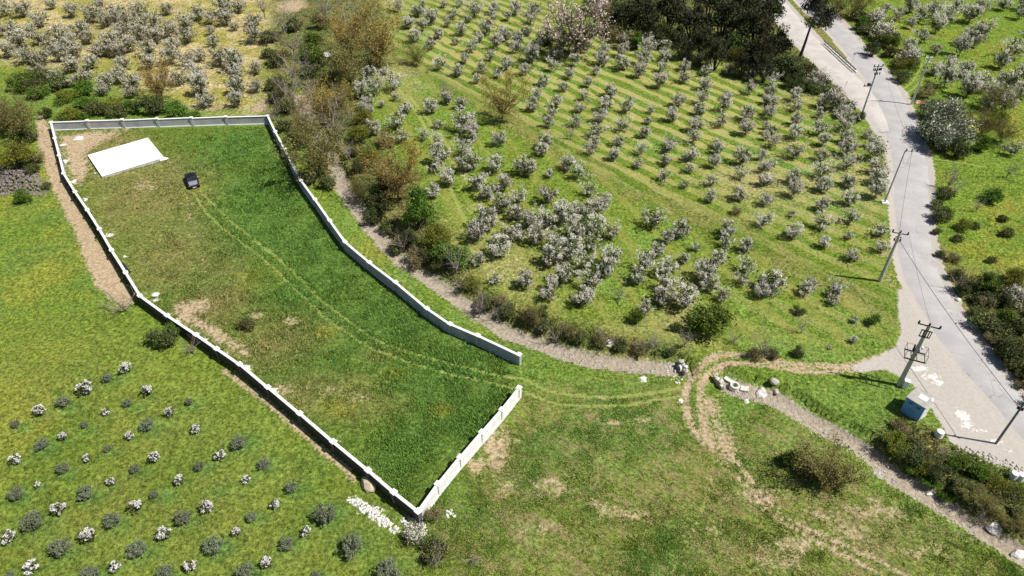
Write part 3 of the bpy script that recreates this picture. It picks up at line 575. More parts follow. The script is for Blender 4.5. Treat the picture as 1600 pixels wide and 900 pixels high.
# ------------------------------------------------------------------ white slab
sc_ = [plan([p], .55)[0] for p in ((141, 241), (236, 215), (251, 247), (155, 278))]
ctr = sum(sc_) / 4; g0 = hz(ctr[0], ctr[1])
ux = (sc_[1] - sc_[0]) + (sc_[2] - sc_[3]); ang = math.atan2(ux[1], ux[0]); lx = np.linalg.norm(ux) / 2; uy = (sc_[0] - sc_[3]); ly = (np.linalg.norm(uy) + np.linalg.norm(sc_[1] - sc_[2])) / 2
st = thing('concrete_slab', 'large white concrete slab on bare earth inside the walls', 'slab', (ctr[0], ctr[1], g0), (0, 0, ang))
MB().box((0, 0, .42), (lx, ly, .14), bevel=.02).build('top_slab', M_SLAB, st)
MB().box((0, 0, .025), (lx - .12, ly - .12, .65)).build('foundation', plain('foundation_face', (.50, .50, .50), .9, .25, 1.2), st)
for k in range(3): MB().box((lx / 2 - .3 + .3 * k, -ly / 2 + .2 - .12 * k, .1), (1.0 - .2 * k, .7 - .15 * k, .3 - .06 * k), rz=.2 * k, bevel=.04).build('spilled_edge', M_SLAB, st)

# ------------------------------------------------------------------ car
def car():
    f = spot(308, 294); r = spot(293, 268); c = spot(300.5, 283, .5)
    az = math.atan2(f[1] - r[1], f[0] - r[0]) ; az = math.radians(-62)
    root = thing('car', 'black car with painted glare on bonnet parked on the grass in the plot', 'car', c, (0, 0, az))
    # side profile (x forward), sections across
    prof_b = [(-2.05, .45), (-2.08, .75), (-1.98, .98), (-1.2, 1.02), (0.75, .98), (1.65, .86), (2.02, .70), (2.08, .42), (1.9, .25), (-1.9, .25)]
    def extr(prof, ws, name, mat, parent, subdiv=True):
        bm = bmesh.new(); rows = []
        for y, k, dz in ws:
            rows.append([bm.verts.new((x * k, y, z + dz)) for x, z in prof])
        m = len(prof)
        for A, Bq in zip(rows[:-1], rows[1:]):
            for i in range(m): bm.faces.new((A[i], A[(i + 1) % m], Bq[(i + 1) % m], Bq[i]))
        bm.faces.new(rows[0]); bm.faces.new(rows[-1][::-1]); bmesh.ops.recalc_face_normals(bm, faces=bm.faces)
        me = bpy.data.meshes.new(name); bm.to_mesh(me); bm.free(); me.materials.append(mat)
        for p in me.polygons: p.use_smooth = True
        o = link(name, me, parent)
        md = o.modifiers.new('bevel', 'BEVEL'); md.width = .05; md.segments = 2; md.limit_method = 'ANGLE'
        return o
    body = extr(prof_b, [(-.90, .96, 0), (-.86, .985, .01), (0, 1, .03), (.86, .985, .01), (.90, .96, 0)], 'body', M_BLACK, root)
    extr([(-1.75, .99), (-1.25, 1.42), (-.1, 1.46), (.25, 1.40), (.85, .97)], [(-.74, .98, 0), (-.62, .9, .0), (0, 1, .03), (.62, .9, 0), (.74, .98, 0)], 'cabin', M_GLASS, root)
    extr([(-1.35, 1.40), (-1.2, 1.455), (-.1, 1.49), (.2, 1.435), (.15, 1.40)], [(-.60, .93, 0), (0, 1, .03), (.60, .93, 0)], 'roof', M_BLACK, root)
    MB().poly([(.88, -.70, 1.0), (.88, .70, 1.0), (1.62, .66, .92), (1.90, .52, .845), (1.90, -.52, .845), (1.62, -.66, .92), (.88, -.70, .9), (.88, .70, .9), (1.62, .66, .8), (1.90, .52, .7), (1.90, -.52, .7), (1.62, -.66, .8)], [(0, 1, 2, 5), (5, 2, 3, 4), (0, 6, 7, 1), (1, 7, 8, 2), (2, 8, 9, 3), (3, 9, 10, 4), (4, 10, 11, 5), (5, 11, 6, 0)]).build('bonnet', M_GLARE, root)  # bonnet takes the glare colour, a painted reflection on black bodywork
    for s in (-1, 1):
        MB().box((1.88, s * .66, .78), (.34, .30, .16), rz=-s * .25, bevel=.04).build('headlight', M_LAMP, root)
        MB().box((-2.03, s * .66, .80), (.12, .34, .18), bevel=.03).build('tail_lamp', M_LAMP, root)
        MB().box((.62, s * .98, 1.02), (.14, .2, .12), bevel=.03).build('mirror', M_BLACK, root)
        for x in (-1.3, 1.3):
            w = MB().bar((x, s * .70, .32), (x, s * .92, .32), .32, n=20).build('wheel', M_TYRE, root)
            MB().bar((x, s * .90, .32), (x, s * .935, .32), .19, n=12).build('rim', M_GALV, w)
    MB().box((2.07, 0, .62), (.06, .9, .14), bevel=.02).build('grille', M_DARK, root)
    MB().box((2.11, 0, .45), (.03, .52, .11)).build('number_plate', M_WHITE, root)
car()

# ------------------------------------------------------------------ electricity poles
def insulator(parent, p, r=.12, h=.42):
    MB().lathe([(.03, 0), (r, .03), (r * .55, .1), (r, .14), (r * .55, .2), (r * .9, .25), (.03, h)], p, 10).build('insulator', M_CERAM, parent)
def pole(mark, top_mark, label, H, r0=.19, r1=.11, mat=None, arm_az=0.0):
    p = spot(*mark)
    root = thing('utility_pole', label, 'utility pole', p, (0, 0, arm_az), group='electricity poles along the road')
    MB().bar((0, 0, -.6), (0, 0, H), r0, r1, 12).build('shaft', mat or M_POLE, root)
    return root, p
def crossarm(root, z, half, pins, mat=M_DARK, sec=.10, y=0.0, off=0.0):
    a = MB().box((off, y, z), (2 * half, sec, sec)).build('crossarm', mat, root)
    for x in pins: insulator(a, (x, y, z + sec / 2))
    return a
AZR = math.radians
# far pole with switchgear
r, p1 = pole((1347, 178), None, 'grey pole crowded with dark switchgear beside the road junction', 9.6, arm_az=AZR(10))
crossarm(r, 9.4, .95, (-.85, 0, .85)); crossarm(r, 8.7, .75, (-.7, .7), y=.05)
for x in (-.6, -.2, .2, .6): MB().box((x, -.25, 8.95), (.14, .22, .5), bevel=.02).build('fuse', M_CERAM, r)
for x in (-.5, 0, .5): MB().box((x, -.35, 8.2), (.12, .2, .45), bevel=.02).build('fuse', M_CERAM, r)
crossarm(r, 5.7, .95, (-1.5,), off=-.75)
MB().box((-.75, -.15, 6.05), (.55, .45, .5), bevel=.04).build('switch_box', M_DARK, r)
MB().bar((0, 0, 5.5), (.9, 0, 5.75), .05, .04).build('bracket', M_GALV, r)
# pale lattice-topped pole
r, p2 = pole((1424, 163), None, 'pale galvanised pole beside orange sheeting across the road', 9.6, .22, .12, M_GALV, AZR(5))
crossarm(r, 9.45, .95, (-.9, 0, .9), M_WHITE, .13); crossarm(r, 8.5, .4, (), M_WHITE, .13)
for s in (-1, 1):
    MB().bar((s * .9, 0, 9.4), (s * .1, 0, 8.5), .045).build('brace', M_WHITE, r)
crossarm(r, 7.2, .4, (-.35, .35), M_WHITE, .1)
# slim pole with side arm
r, p3 = pole((1382, 317), None, 'slim leaning-armed pole on white footing halfway down the road', 9.3, .15, .09, None, AZR(-6))
crossarm(r, 9.2, .95, (.15, .95, 1.75), M_GALV, .07, off=.9)
MB().bar((0, 0, 6.3), (1.0, 0, 6.6), .03).build('brace', M_GALV, r); MB().bar((1.0, 0, 6.6), (1.0, 0, 9.2), .025).build('brace', M_GALV, r)
MB().box((0, 0, .1), (1.1, .9, .35), bevel=.06).build('footing', M_WHITE, r)
# sturdy pole with T arm
r, p4 = pole((1374, 440), None, 'sturdy concrete pole with dark T-shaped arm at the orchard corner', 8.2, .26, .16, None, AZR(-20))
crossarm(r, 8.1, .95, (-.9, .9)); insulator(r, (0, 0, 8.2)); crossarm(r, 7.5, .35, (), M_DARK)
crossarm(r, 6.9, .4, (-.35, .35), M_WHITE, .09)
# transformer pole
r, p5 = pole((1404, 602), None, 'thick pole with platform frame and fuse gear above the hut', 9.6, .01, .01, None, AZR(-24))
for o in list(r.children): bpy.data.objects.remove(o)
bm = MB(); bm.box((0, 0, 0), (.1, .1, .1)); bm.bm.clear()
bm.poly([(-.23, -.23, -.6), (.23, -.23, -.6), (.23, .23, -.6), (-.23, .23, -.6), (-.13, -.13, 9.5), (.13, -.13, 9.5), (.13, .13, 9.5), (-.13, .13, 9.5)], [(3, 2, 1, 0), (4, 5, 6, 7), (0, 1, 5, 4), (1, 2, 6, 5), (2, 3, 7, 6), (3, 0, 4, 7)])
bm.build('shaft', M_POLE, r)
crossarm(r, 9.45, 1.1, (-1.05, 0, 1.05), sec=.11)
crossarm(r, 8.9, .55, (), y=-.2); crossarm(r, 8.0, .55, (), y=-.2)
for x in (-.5, .5):
    MB().bar((x, -.2, 8.9), (x, -.2, 8.0), .05).build('fuse', M_CERAM, r); MB().bar((x * .5, -.3, 8.95), (x * .5, -.35, 8.1), .06).build('fuse', M_CERAM, r)
for y in (-.75, .75):
    MB().box((.1, y, 4.9), (2.2, .11, .13)).build('platform_beam', M_DARK, r)
for x in (-.95, -.3, .3, 1.1): MB().box((x, 0, 4.94), (.07, 1.4, .07)).build('platform_rail', M_DARK, r)
for x, y in ((-.98, -.75), (1.18, -.75), (1.18, .75), (-.98, .75)): MB().bar((x, y, 4.9), (x, y, 5.9), .025, n=6).build('guard_post', M_DARK, r)
for a, b in (((-.98, -.75), (1.18, -.75)), ((1.18, -.75), (1.18, .75)), ((1.18, .75), (-.98, .75)), ((-.98, .75), (-.98, -.75))): MB().bar((*a, 5.9), (*b, 5.9), .022, n=6).build('guard_rail', M_DARK, r)
for x in (-.25, .15, .5): MB().box((x, .35, 6.0), (.16, .3, .34), bevel=.03).build('surge_arrester', M_DARK if x < .4 else M_WHITE, r)
MB().box((0, .15, 5.6), (.7, .5, .3), bevel=.03).build('bracket', M_DARK, r)
MB().box((.62, -.1, .55), (.6, .55, 1.3), bevel=.03).build('meter_box', M_WHITE, r)
# nearest pole, mostly out of frame
r, p6 = pole((1556, 693), None, 'dark slim pole at the frame edge rising from the dusty apron', 9.0, .14, .09, plain('pole_steel', (.17, .17, .175), .6, .2, 4), AZR(-40))
crossarm(r, 8.9, .7, (-.65, .65)); crossarm(r, 5.55, .25, (-.2, .2), M_GALV, .06)

def wire(a, b, label, sag, r=.022):
    a = np.array(a, float); b = np.array(b, float); n = 18; t = np.linspace(0, 1, n)
    P = a + (b - a) * t[:, None]; P[:, 2] -= sag * 4 * t * (1 - t)
    d = b - a; s = np.array([-d[1], d[0], 0]); s /= np.linalg.norm(s); V = []
    for q in P: V += [q - P[0] + s * r, q - P[0] - s * r * .5 + [0, 0, r], q - P[0] - s * r * .5 - [0, 0, r]]
    F = [[3 * i + j, 3 * i + (j + 1) % 3, 3 * i + 3 + (j + 1) % 3, 3 * i + 3 + j] for i in range(n - 1) for j in range(3)]
    tag(link('overhead_cable', mesh_np('overhead_cable', V, F, [M_DARK]), None, P[0]), label, 'cable', 'overhead cables')
def on(p, x, y, z, az): return (p[0] + x * math.cos(az) - y * math.sin(az), p[1] + x * math.sin(az) + y * math.cos(az), p[2] + z)
wire(on(p3, .95, 0, 9.55, AZR(-6)), on(p4, 0, 0, 7.6, AZR(-20)), 'thin overhead cable between the slim pole and the T-armed pole', .35)
wire(on(p4, .3, 0, 7.0, AZR(-20)), on(p6, 0, 0, 5.7, 0), 'long overhead cable crossing the road to the frame-edge pole', .5, .03)
wire(on(p4, .9, 0, 8.5, AZR(-20)), on(p5, 0, 0, 9.85, AZR(-24)), 'short overhead cable from the T-armed pole to the fuse-gear pole', .25, .014)
wire(on(p1, .85, 0, 9.8, AZR(10)), on(p3, .95, 0, 9.55, AZR(-6)), 'overhead cable from the switchgear pole along the road', .5, .014)
wire(on(p1, .85, 0, 8.9, AZR(10)), on(p2, -.9, 0, 9.8, AZR(5)), 'overhead cable spanning the road to the galvanised pole', .2, .014)

# ------------------------------------------------------------------ hut and small built things
hr = [plan([q], 2.35)[0] for q in ((1417, 620), (1448, 638), (1463, 622), (1433, 603))]
hc = sum(hr) / 4; hg = hz(hc[0], hc[1]); ux = hr[1] - hr[0] + hr[2] - hr[3]; ha = math.atan2(ux[1], ux[0]); hw = np.linalg.norm(ux) / 2; hd = (np.linalg.norm(hr[3] - hr[0]) + np.linalg.norm(hr[2] - hr[1])) / 2
h_ = thing('utility_hut', 'small blue-grey utility hut with flat roof by the apron', 'hut', (hc[0], hc[1], hg), (0, 0, ha))
MB().box((0, 0, 1.02), (hw - .14, hd - .14, 2.44)).build('wall', M_HUTW, h_)
MB().box((0, -(hd - .14) / 2 - .012, 1.08), (hw - .18, .02, 2.16)).build('front_panel', M_HUTB, h_)
for s in (-1, 1):
    dd = MB().box((s * (hw - .36) / 4, -(hd - .14) / 2 - .035, 1.08), ((hw - .30) / 2, .025, 2.02), bevel=.006).build('door', M_HUTB, h_)
    MB().box((s * .12, -(hd - .14) / 2 - .06, .95), (.03, .03, .18)).build('handle', M_DARK, dd)
    for k in range(4): MB().box((s * (hw - .36) / 4, -(hd - .14) / 2 - .055, 1.75 + .06 * k), (.4, .015, .025)).build('louvre', M_DARK, dd)
MB().box((0, 0, 2.31), (hw + .06, hd + .06, .14), bevel=.02).build('roof', M_HUTR, h_)
MB().box((.15, .1, 2.405), (hw * .42, hd * .34, .05), rz=.03, bevel=.01).build('roof_hatch', M_WHITE, h_)
MB().box((hw * .42, hd * .25, 2.40), (.25, .6, .04), rz=.4).build('roof_patch', M_WHITE, h_)
MB().box((0, 0, -.1), (hw + .06, hd + .06, .26)).build('plinth', M_STONE, h_)

def drum(mark, label, r=.36, h=.95):
    p = spot(*mark); t = thing('white_drum', label, 'drum', p, group='white drums at the edge of the apron')
    MB().lathe([(.01, -.1), (r, -.1), (r, h * .96), (r * .94, h), (r * .9, h * .97), (.01, h * .97)], n=24).build('shell', M_WHITE, t)
    for k in (.33, .66): MB().lathe([(r, h * k - .02), (r + .02, h * k), (r, h * k + .02)], n=24).build('hoop', M_WHITE, t)
drum((1465, 683), 'white drum standing alone near the hut below the apron', .4, 1.0)
drum((1581, 748), 'white drum of the pair on the apron edge, nearer the hut')
drum((1592, 750), 'white drum of the pair on the apron edge, at the frame edge')

def lumpy(seed, n=14, r=1.0, flat=.7, sub=1):
    g = np.random.default_rng(seed); bm = bmesh.new(); bmesh.ops.create_icosphere(bm, subdivisions=sub, radius=1.0)
    k = g.normal(size=(6, 3)); a = g.random(6) * .42
    for v in bm.verts:
        c = np.array(v.co); f = 1 + sum(ai * math.sin(3 * float(ki @ c) + i) for i, (ai, ki) in enumerate(zip(a, k))) * .5
        v.co = Vector((c[0] * f * r, c[1] * f * r * (.7 + .3 * a[0] * 4), max(c[2] * f, -.55) * r * flat))
    return bm
def rock(name, mark, size, label, mat, cat='rock', seed=0, flat=.6, group=None):
    p = spot(*mark); bm = lumpy(seed + 40, r=size, flat=flat, sub=2); me = bpy.data.meshes.new(name); bm.to_mesh(me); bm.free(); me.materials.append(mat)
    return tag(link(name, me, None, p + [0, 0, size * flat * .25], (0, 0, seed)), label, cat, group)
rock('boulder', (581, 757), .95, 'tan boulder lying outside the near end of the long wall', plain('tan_stone', (.46, .38, .28), .9, .2, 2, bump=.4), seed=1)
rock('white_stone', (123, 217), .62, 'flat white stone on bare earth near the far wall corner', M_STONEW, seed=2, flat=.4)
rock('boulder', (1191, 614), .62, 'large pale boulder in the stream bed below the concrete ring', M_STONEW, seed=3)
rock('boulder', (1209, 603), .55, 'grey boulder on the bank above the stream bed boulders', M_STONE, seed=4)
rock('boulder', (1212, 612), .42, 'grey boulder beside the pale boulder at the stream edge', M_STONE, seed=5)
rock('boulder', (894, 522), .5, 'white boulder on the far stream bank among brambles', M_STONEW, seed=6)
rock('boulder', (951, 537), .5, 'pale broken boulder high on the far stream bank', M_STONEW, seed=7)
rock('boulder', (844, 514), .4, 'small white boulder at the bend of the far stream bank', M_STONEW, seed=8)
rock('boulder', (1004, 593), .5, 'flat pale boulder in grass just below the stream bed', M_STONEW, seed=9, flat=.3)
rock('boulder', (1372, 742), .6, 'pale flat rock at the lower stream edge by the green bank', M_STONE, seed=10, flat=.35)
rock('boulder', (1452, 772), .3, 'small white stone in the middle of the lower stream bed', M_STONEW, seed=11)
rock('boulder', (1556, 828), .6, 'white rock above the lower stream by the leaning shrub', M_STONEW, seed=12)
rock('boulder', (1590, 868), .8, 'large white rock at the stream by the frame corner', M_STONEW, seed=13, flat=.45)
rock('boulder', (1166, 628), .35, 'white stone alone in grass below the concrete ring', M_STONEW, seed=14)
rock('boulder', (1063, 627), .3, 'small white stone in grass beside the dirt track bend', M_STONEW, seed=15)
rock('boulder', (1497, 469), .35, 'small pale stone on the verge beyond the road', M_STONEW, seed=16)
rock('boulder', (1512, 728), .35, 'pale stone among the scrub below the apron', M_STONEW, seed=17)
rock('boulder', (243, 462), .55, 'white stone inside the wall bend on the dry grass', M_STONEW, seed=18)
rock('orange_sheet', (1443, 163), .75, 'crumpled orange plastic sheet by the galvanised pole', M_ORANGE, 'sheet', 19, .5)
rock('pink_sheet', (1434, 160), .7, 'crumpled faded pink sheet between the pole and the orange sheet', M_PINK, 'sheet', 20, .4)

# concrete ring and broken slab in the stream bed
p = spot(1147, 607); t = thing('concrete_ring', 'round concrete well ring lying open in the stream bed', 'concrete ring', p)
MB().lathe([(.33, .0), (.33, .62), (.36, .64), (.55, .64), (.58, .6), (.58, -.2), (.33, -.2), (.33, 0)], n=28).build('ring', M_STONEW, t)
MB().lathe([(.01, .03), (.325, .03)], n=20).build('dark_disc', M_DARK, t)  # flat dark disc across the inside of the ring
p = spot(1163, 609); tag(MB().box((0, 0, .15), (.95, .7, .3), bevel=.03).build('broken_slab', M_STONEW, None, p, (.1, -.1, -.3)), 'broken white concrete block beside the well ring', 'concrete block')
p = spot(1140, 597); tag(MB().box((0, 0, .1), (1.5, .5, .25), bevel=.03).build('broken_slab', M_STONEW, None, p, (.1, .1, -.7)), 'long white concrete fragment at the head of the stream bed', 'concrete block')

# culvert head under the track: dark mouth framed in stones
def culvert(mark, az, label, w=2.2):
    p = spot(*mark); t = thing('culvert', label, 'culvert', (p[0], p[1], hz(p[0], p[1])), (0, 0, az))
    MB().box((0, .5, .40), (w, .4, .85)).build('head_wall', M_STONE, t)
    MB().lathe([(.36, -.3), (.46, -.3), (.46, .3), (.36, .3), (.36, -.3)], n=20).build('pipe', M_STONEW, t).matrix_basis = Matrix.Translation((0, .3, .45)) @ Matrix.Rotation(math.pi / 2, 4, 'X')
    MB().bar((0, .2, .45), (0, .26, .45), .36, n=20).build('pipe_mouth', M_DARK, t)
    for k in range(9):
        bm = lumpy(200 + k, r=.15 + .07 * (k % 3), flat=.7); me = bpy.data.meshes.new('stone'); bm.to_mesh(me); bm.free(); me.materials.append(M_STONEW if k % 2 else M_STONE)
        link('stone', me, t, (-w / 2 + w * k / 8, .45 + .2 * (k % 2), .84 + .08 * (k % 3)), (0, 0, k))
culvert((1060, 580), math.radians(-80), 'stone culvert mouth where the stream goes under the track')
culvert((1128, 602), math.radians(105), 'culvert outlet head wall beside the white concrete fragments', 2.0)

# guardrail between the two roads
ga, gb = spot(1286, 68), spot(1336, 114); d = gb - ga; n = 9; gz = math.atan2(d[1], d[0]); gl = math.hypot(d[0], d[1])
t = thing('guardrail', 'steel guardrail between the pale side road and the main road', 'guardrail', ga, (0, 0, gz))
MB().poly([(0, 0, .50), (gl, 0, .50), (gl, .06, .60), (0, .06, .60), (gl, 0, .70), (0, 0, .70), (gl, .06, .80), (0, .06, .80), (gl, 0, .90), (0, 0, .90)], [(0, 1, 2, 3), (3, 2, 4, 5), (5, 4, 6, 7), (7, 6, 8, 9)]).build('beam', M_GALV, t)
for k in range(n): MB().box((gl * (k + .5) / n, .1, .35), (.1, .1, 1.1)).build('post', M_GALV, t)
MB().box((gl / 2, .35, .06), (gl, .3, .3), bevel=.02).build('kerb', M_COPE, t)
def sign(mark, label, az, h=2.3, w=.6):
    p = spot(*mark); t = thing('road_sign', label, 'sign', p, (0, 0, az)); MB().bar((0, 0, -.3), (0, 0, h), .04, n=8).build('post', M_GALV, t)
    MB().box((0, -.05, h - .25), (w, .03, .5), bevel=.01).build('sign_plate', plain('sign_plate', (.25, .28, .38), .4, .1, 2), t)
sign((1331, 98), 'small blue-backed road sign on the verge beside the guardrail', .2)
sign((1320, 138), 'small dark road sign at the orchard edge of the side road', .9, 1.6, .4)
# litter in the wood
p = spot(512, 92); t = thing('dumped_box', 'dark dumped box under a white sheet among the shrubs', 'dumped box', p, (0, 0, .3))
MB().box((0, 0, .35), (1.7, 1.1, .9), bevel=.1).build('box_body', M_DARK, t)
bm = lumpy(77, r=1.0, flat=.35, sub=2); me = bpy.data.meshes.new('sheet'); bm.to_mesh(me); bm.free(); me.materials.append(M_WHITE); link('sheet', me, t, (.2, .3, .85))
# barrel and black pipe by the walls
p = spot(193, 415); tag(MB().bar((0, 0, .25), (1.6, -1.9, .25), .26, n=14).build('black_pipe', M_DARK, None, p), 'short black pipe lying against the inside of the long wall', 'pipe')

# ------------------------------------------------------------------ rubble heaps (too many stones to count)
def heap(name, outline, n, s0, s1, hgt, mat, label, seed):
    g = np.random.default_rng(seed); poly = plan(outline)[:, :2]; lo, hi = poly.min(0), poly.max(0); protos = []
    for k in range(5):
        bm = lumpy(seed * 10 + k, r=1, flat=.7); bm.verts.ensure_lookup_table(); protos.append((np.array([v.co[:] for v in bm.verts]), np.array([[v.index for v in f.verts] for f in bm.faces]))); bm.free()
    V, F, off = [], [], 0; c = poly.mean(0); k = 0
    while k < n:
        q = lo + (hi - lo) * g.random(2)
        if not in_poly(q[:1], q[1:], poly)[0]: continue
        d = seg_dist(q[:1], q[1:], np.vstack([poly, poly[:1]]), 3)[0]; z = hz(*q) + min(d / 2.0, 1) * hgt * g.random() ** .6
        v, f = protos[k % 5]; s = s0 + (s1 - s0) * g.random() ** 2; a = g.random() * 6.28; R = np.array([[math.cos(a), -math.sin(a), 0], [math.sin(a), math.cos(a), 0], [0, 0, 1]])
        V.append((v * s) @ R.T + [q[0], q[1], z + s * .2]); F.append(f + off); off += len(v); k += 1
    tag(link(name, mesh_np(name, np.vstack(V), np.vstack(F), [mat])), label, kind='stuff')
heap('rubble', [(-20, 262), (20, 262), (60, 272), (78, 296), (70, 308), (40, 305), (-20, 312)], 1300, .10, .32, .8, M_STONED, 'heap of dark broken stones beside the sandy path', 5)
heap('rubble', [(541, 780), (556, 778), (575, 790), (600, 810), (628, 832), (618, 838), (595, 826), (570, 806), (548, 790)], 420, .04, .20, .22, M_STONEW, 'trail of white rubble outside the near wall corner', 6)
heap('rubble', [(624, 815), (650, 808), (672, 836), (660, 842), (640, 832)], 160, .04, .2, .3, M_STONEW, 'white rubble beneath the blossoming shrub at the wall corner', 7)
heap('rubble', [(1125, 588), (1150, 590), (1200, 612), (1225, 625), (1210, 632), (1160, 620), (1128, 610)], 240, .03, .15, .08, M_STONE, 'pale stones scattered around the concrete ring', 8)
heap('rubble', [(696, 800), (708, 798), (712, 812), (700, 815)], 22, .08, .25, .2, M_STONEW, 'small heap of stones in grass near the wall corner', 9)
heap('rubble', [(1040, 560), (1068, 552), (1075, 570), (1062, 600), (1050, 598)], 70, .05, .18, .2, M_STONEW, 'loose stones around the culvert mouth', 10)
heap('rubble', [(800, 518), (850, 532), (950, 556), (1050, 566), (1050, 585), (950, 580), (850, 550)], 260, .03, .14, .05, M_STONE, 'pebbles on the upper stream bed', 11)
heap('rubble', [(1230, 632), (1300, 668), (1370, 705), (1410, 745), (1500, 790), (1560, 835), (1540, 845), (1480, 806), (1400, 765), (1350, 718), (1280, 680)], 360, .03, .15, .05, M_STONE, 'pebbles on the lower stream bed', 12)
heap('rubble', [(1480, 690), (1520, 700), (1570, 718), (1600, 728), (1600, 740), (1550, 728), (1490, 705)], 160, .05, .2, .1, M_STONE, 'broken stones along the lower edge of the apron', 13)

# ------------------------------------------------------------------ vegetation prototypes (crown about 1 m wide, scaled when placed)
def leaf_quads(C, size, g, upbias=.0):
    n = len(C); a = g.normal(size=(n, 3)); a[:, 2] += upbias; a /= np.linalg.norm(a, axis=1)[:, None]
    r = g.normal(size=(n, 3)); u = np.cross(a, r); u /= np.linalg.norm(u, axis=1)[:, None] + 1e-9; w = np.cross(a, u)
    s = (size * (.6 + .8 * g.random(n)))[:, None]
    V = np.stack([C + u * s, C + w * s * .6, C - u * s, C - w * s * .6], 1).reshape(-1, 3)
    return V, np.arange(4 * n).reshape(n, 4)
def prisms(segs, sides=4):
    V, F = [], []; off = 0
    ca = [(math.cos(2 * math.pi * k / sides), math.sin(2 * math.pi * k / sides)) for k in range(sides)]
    for a, b, r0, r1 in segs:
        d = b - a; d = d / (np.linalg.norm(d) + 1e-9); h = np.array([0, 0, 1.]) if abs(d[2]) < .9 else np.array([1., 0, 0])
        u = np.cross(d, h); u /= np.linalg.norm(u); w = np.cross(d, u)
        for p, r in ((a, r0), (b, r1)):
            for c, s in ca: V.append(p + (u * c + w * s) * r)
        for k in range(sides): F.append([off + k, off + (k + 1) % sides, off + sides + (k + 1) % sides, off + sides + k])
        off += 2 * sides
    return np.array(V), np.array(F)
def unit(v): return v / (np.linalg.norm(v) + 1e-9)
def grow_branches(g, trunk_h, nl, H, spread, sub, subsub, upright, r0, jitter=.25):
    """tapered trunk with limbs, branches and twigs; returns segments and twig tips with directions"""
    segs = []; tips = []
    top = np.array([g.normal() * .02, g.normal() * .02, trunk_h]); segs.append((np.array([0, 0, -.06]), top, r0, r0 * .72))
    for i in range(nl):
        az = 2 * math.pi * (i + g.random() * .7) / nl; el = math.radians(upright + g.normal() * 12)
        if i == 0: el = math.radians(82)
        d = np.array([math.cos(az) * math.cos(el), math.sin(az) * math.cos(el), math.sin(el)])
        reach = spread * math.cos(el) + (H - trunk_h) * .85 * math.sin(el); reach *= .75 + .3 * g.random()
        a = top.copy(); r = r0 * .5
        for k in range(3):
            d = unit(d + g.normal(size=3) * jitter * .6 + [0, 0, .10]); b = a + d * reach / 3; segs.append((a, b, r, r * .68)); 
            for _ in range(sub):
                e = unit(d * .5 + g.normal(size=3) * .65 + [0, 0, .30 * upright / 45]); ln = reach * (.22 + .22 * g.random()); q = a + (b - a) * g.random(); m = q + e * ln
                segs.append((q, m, r * .45, r * .2)); tips.append((q, m))
                for _ in range(subsub):
                    e2 = unit(e + g.normal(size=3) * .6 + [0, 0, .2]); q2 = q + (m - q) * (.3 + .7 * g.random()); m2 = q2 + e2 * ln * (.35 + .4 * g.random())
                    segs.append((q2, m2, r * .22, r * .08)); tips.append((q2, m2))
            a = b; r *= .68
        tips.append((a - d * .05, a + d * .05))
    return segs, tips
def proto_tree(name, seed, mats, bark, nl=7, H=1.05, spread=.5, trunk_h=.22, sub=3, subsub=1, upright=48, r0=.035, nleaf=1600, leaf=.028, scatter=.035, white=.6, bias=.9, twigs_in_crown=False, envelope=False, core=0):
    g = np.random.default_rng(seed)
    segs, tips = grow_branches(g, trunk_h, nl, H, spread, sub, subsub, upright, r0)
    nb = 1 + nl * 3 if True else 0
    main = [s for s in segs if s[2] > r0 * .16]; fine = [s for s in segs if s[2] <= r0 * .16]
    if not twigs_in_crown: main, fine = segs, []
    V, F = prisms(main, 5 if not fine else 5); tm = mesh_np(name + '_trunk', V, F, [bark])
    A = np.array([t[0] for t in tips]); Bq = np.array([t[1] for t in tips]); k = g.integers(0, len(tips), nleaf); t = (.25 + .85 * g.random(nleaf))[:, None]
    C = A[k] + (Bq[k] - A[k]) * t + g.normal(size=(nleaf, 3)) * scatter
    if envelope:
        zc = (trunk_h * .6 + H) / 2; E = np.array([spread, spread, (H - trunk_h * .6) / 2]); D = (C - [0, 0, zc]) / E; rr = np.linalg.norm(D, axis=1)
        f = np.where(rr > .95, (.70 + .32 * g.random(nleaf)) / np.maximum(rr, 1e-6), 1.0); C = [0, 0, zc] + D * f[:, None] * E
    V, F = leaf_quads(C, leaf, g, bias); tone = g.random(nleaf)
    zn = np.clip((C[:, 2] - trunk_h) / (H - trunk_h), 0, 1); rn = np.hypot(C[:, 0], C[:, 1]) / spread
    mi = np.zeros(nleaf, int)
    if len(mats) > 1:
        per = g.random(len(tips))[k]     # whole sprays flower or not
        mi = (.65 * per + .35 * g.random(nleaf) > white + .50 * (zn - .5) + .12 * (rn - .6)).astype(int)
    if core:      # larger dark leaves added inside to shade the heart and thicken the cast shadow
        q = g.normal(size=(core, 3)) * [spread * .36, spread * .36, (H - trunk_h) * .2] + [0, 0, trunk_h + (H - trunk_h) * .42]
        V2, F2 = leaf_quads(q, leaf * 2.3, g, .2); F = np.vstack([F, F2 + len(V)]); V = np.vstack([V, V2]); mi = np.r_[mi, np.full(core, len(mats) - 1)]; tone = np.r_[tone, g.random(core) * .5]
    if fine:
        V2, F2 = prisms(fine, 4) if len(fine) < 1 else prisms(fine, 4)
        F = np.vstack([F, F2 + len(V)]); V = np.vstack([V, V2]); mi = np.r_[mi, np.full(len(F2), len(mats))]; tone = np.r_[tone, g.random(len(F2))]
        mats = list(mats) + [bark]
    return tm, mesh_np(name + '_crown', V, F, mats, mi, tone)
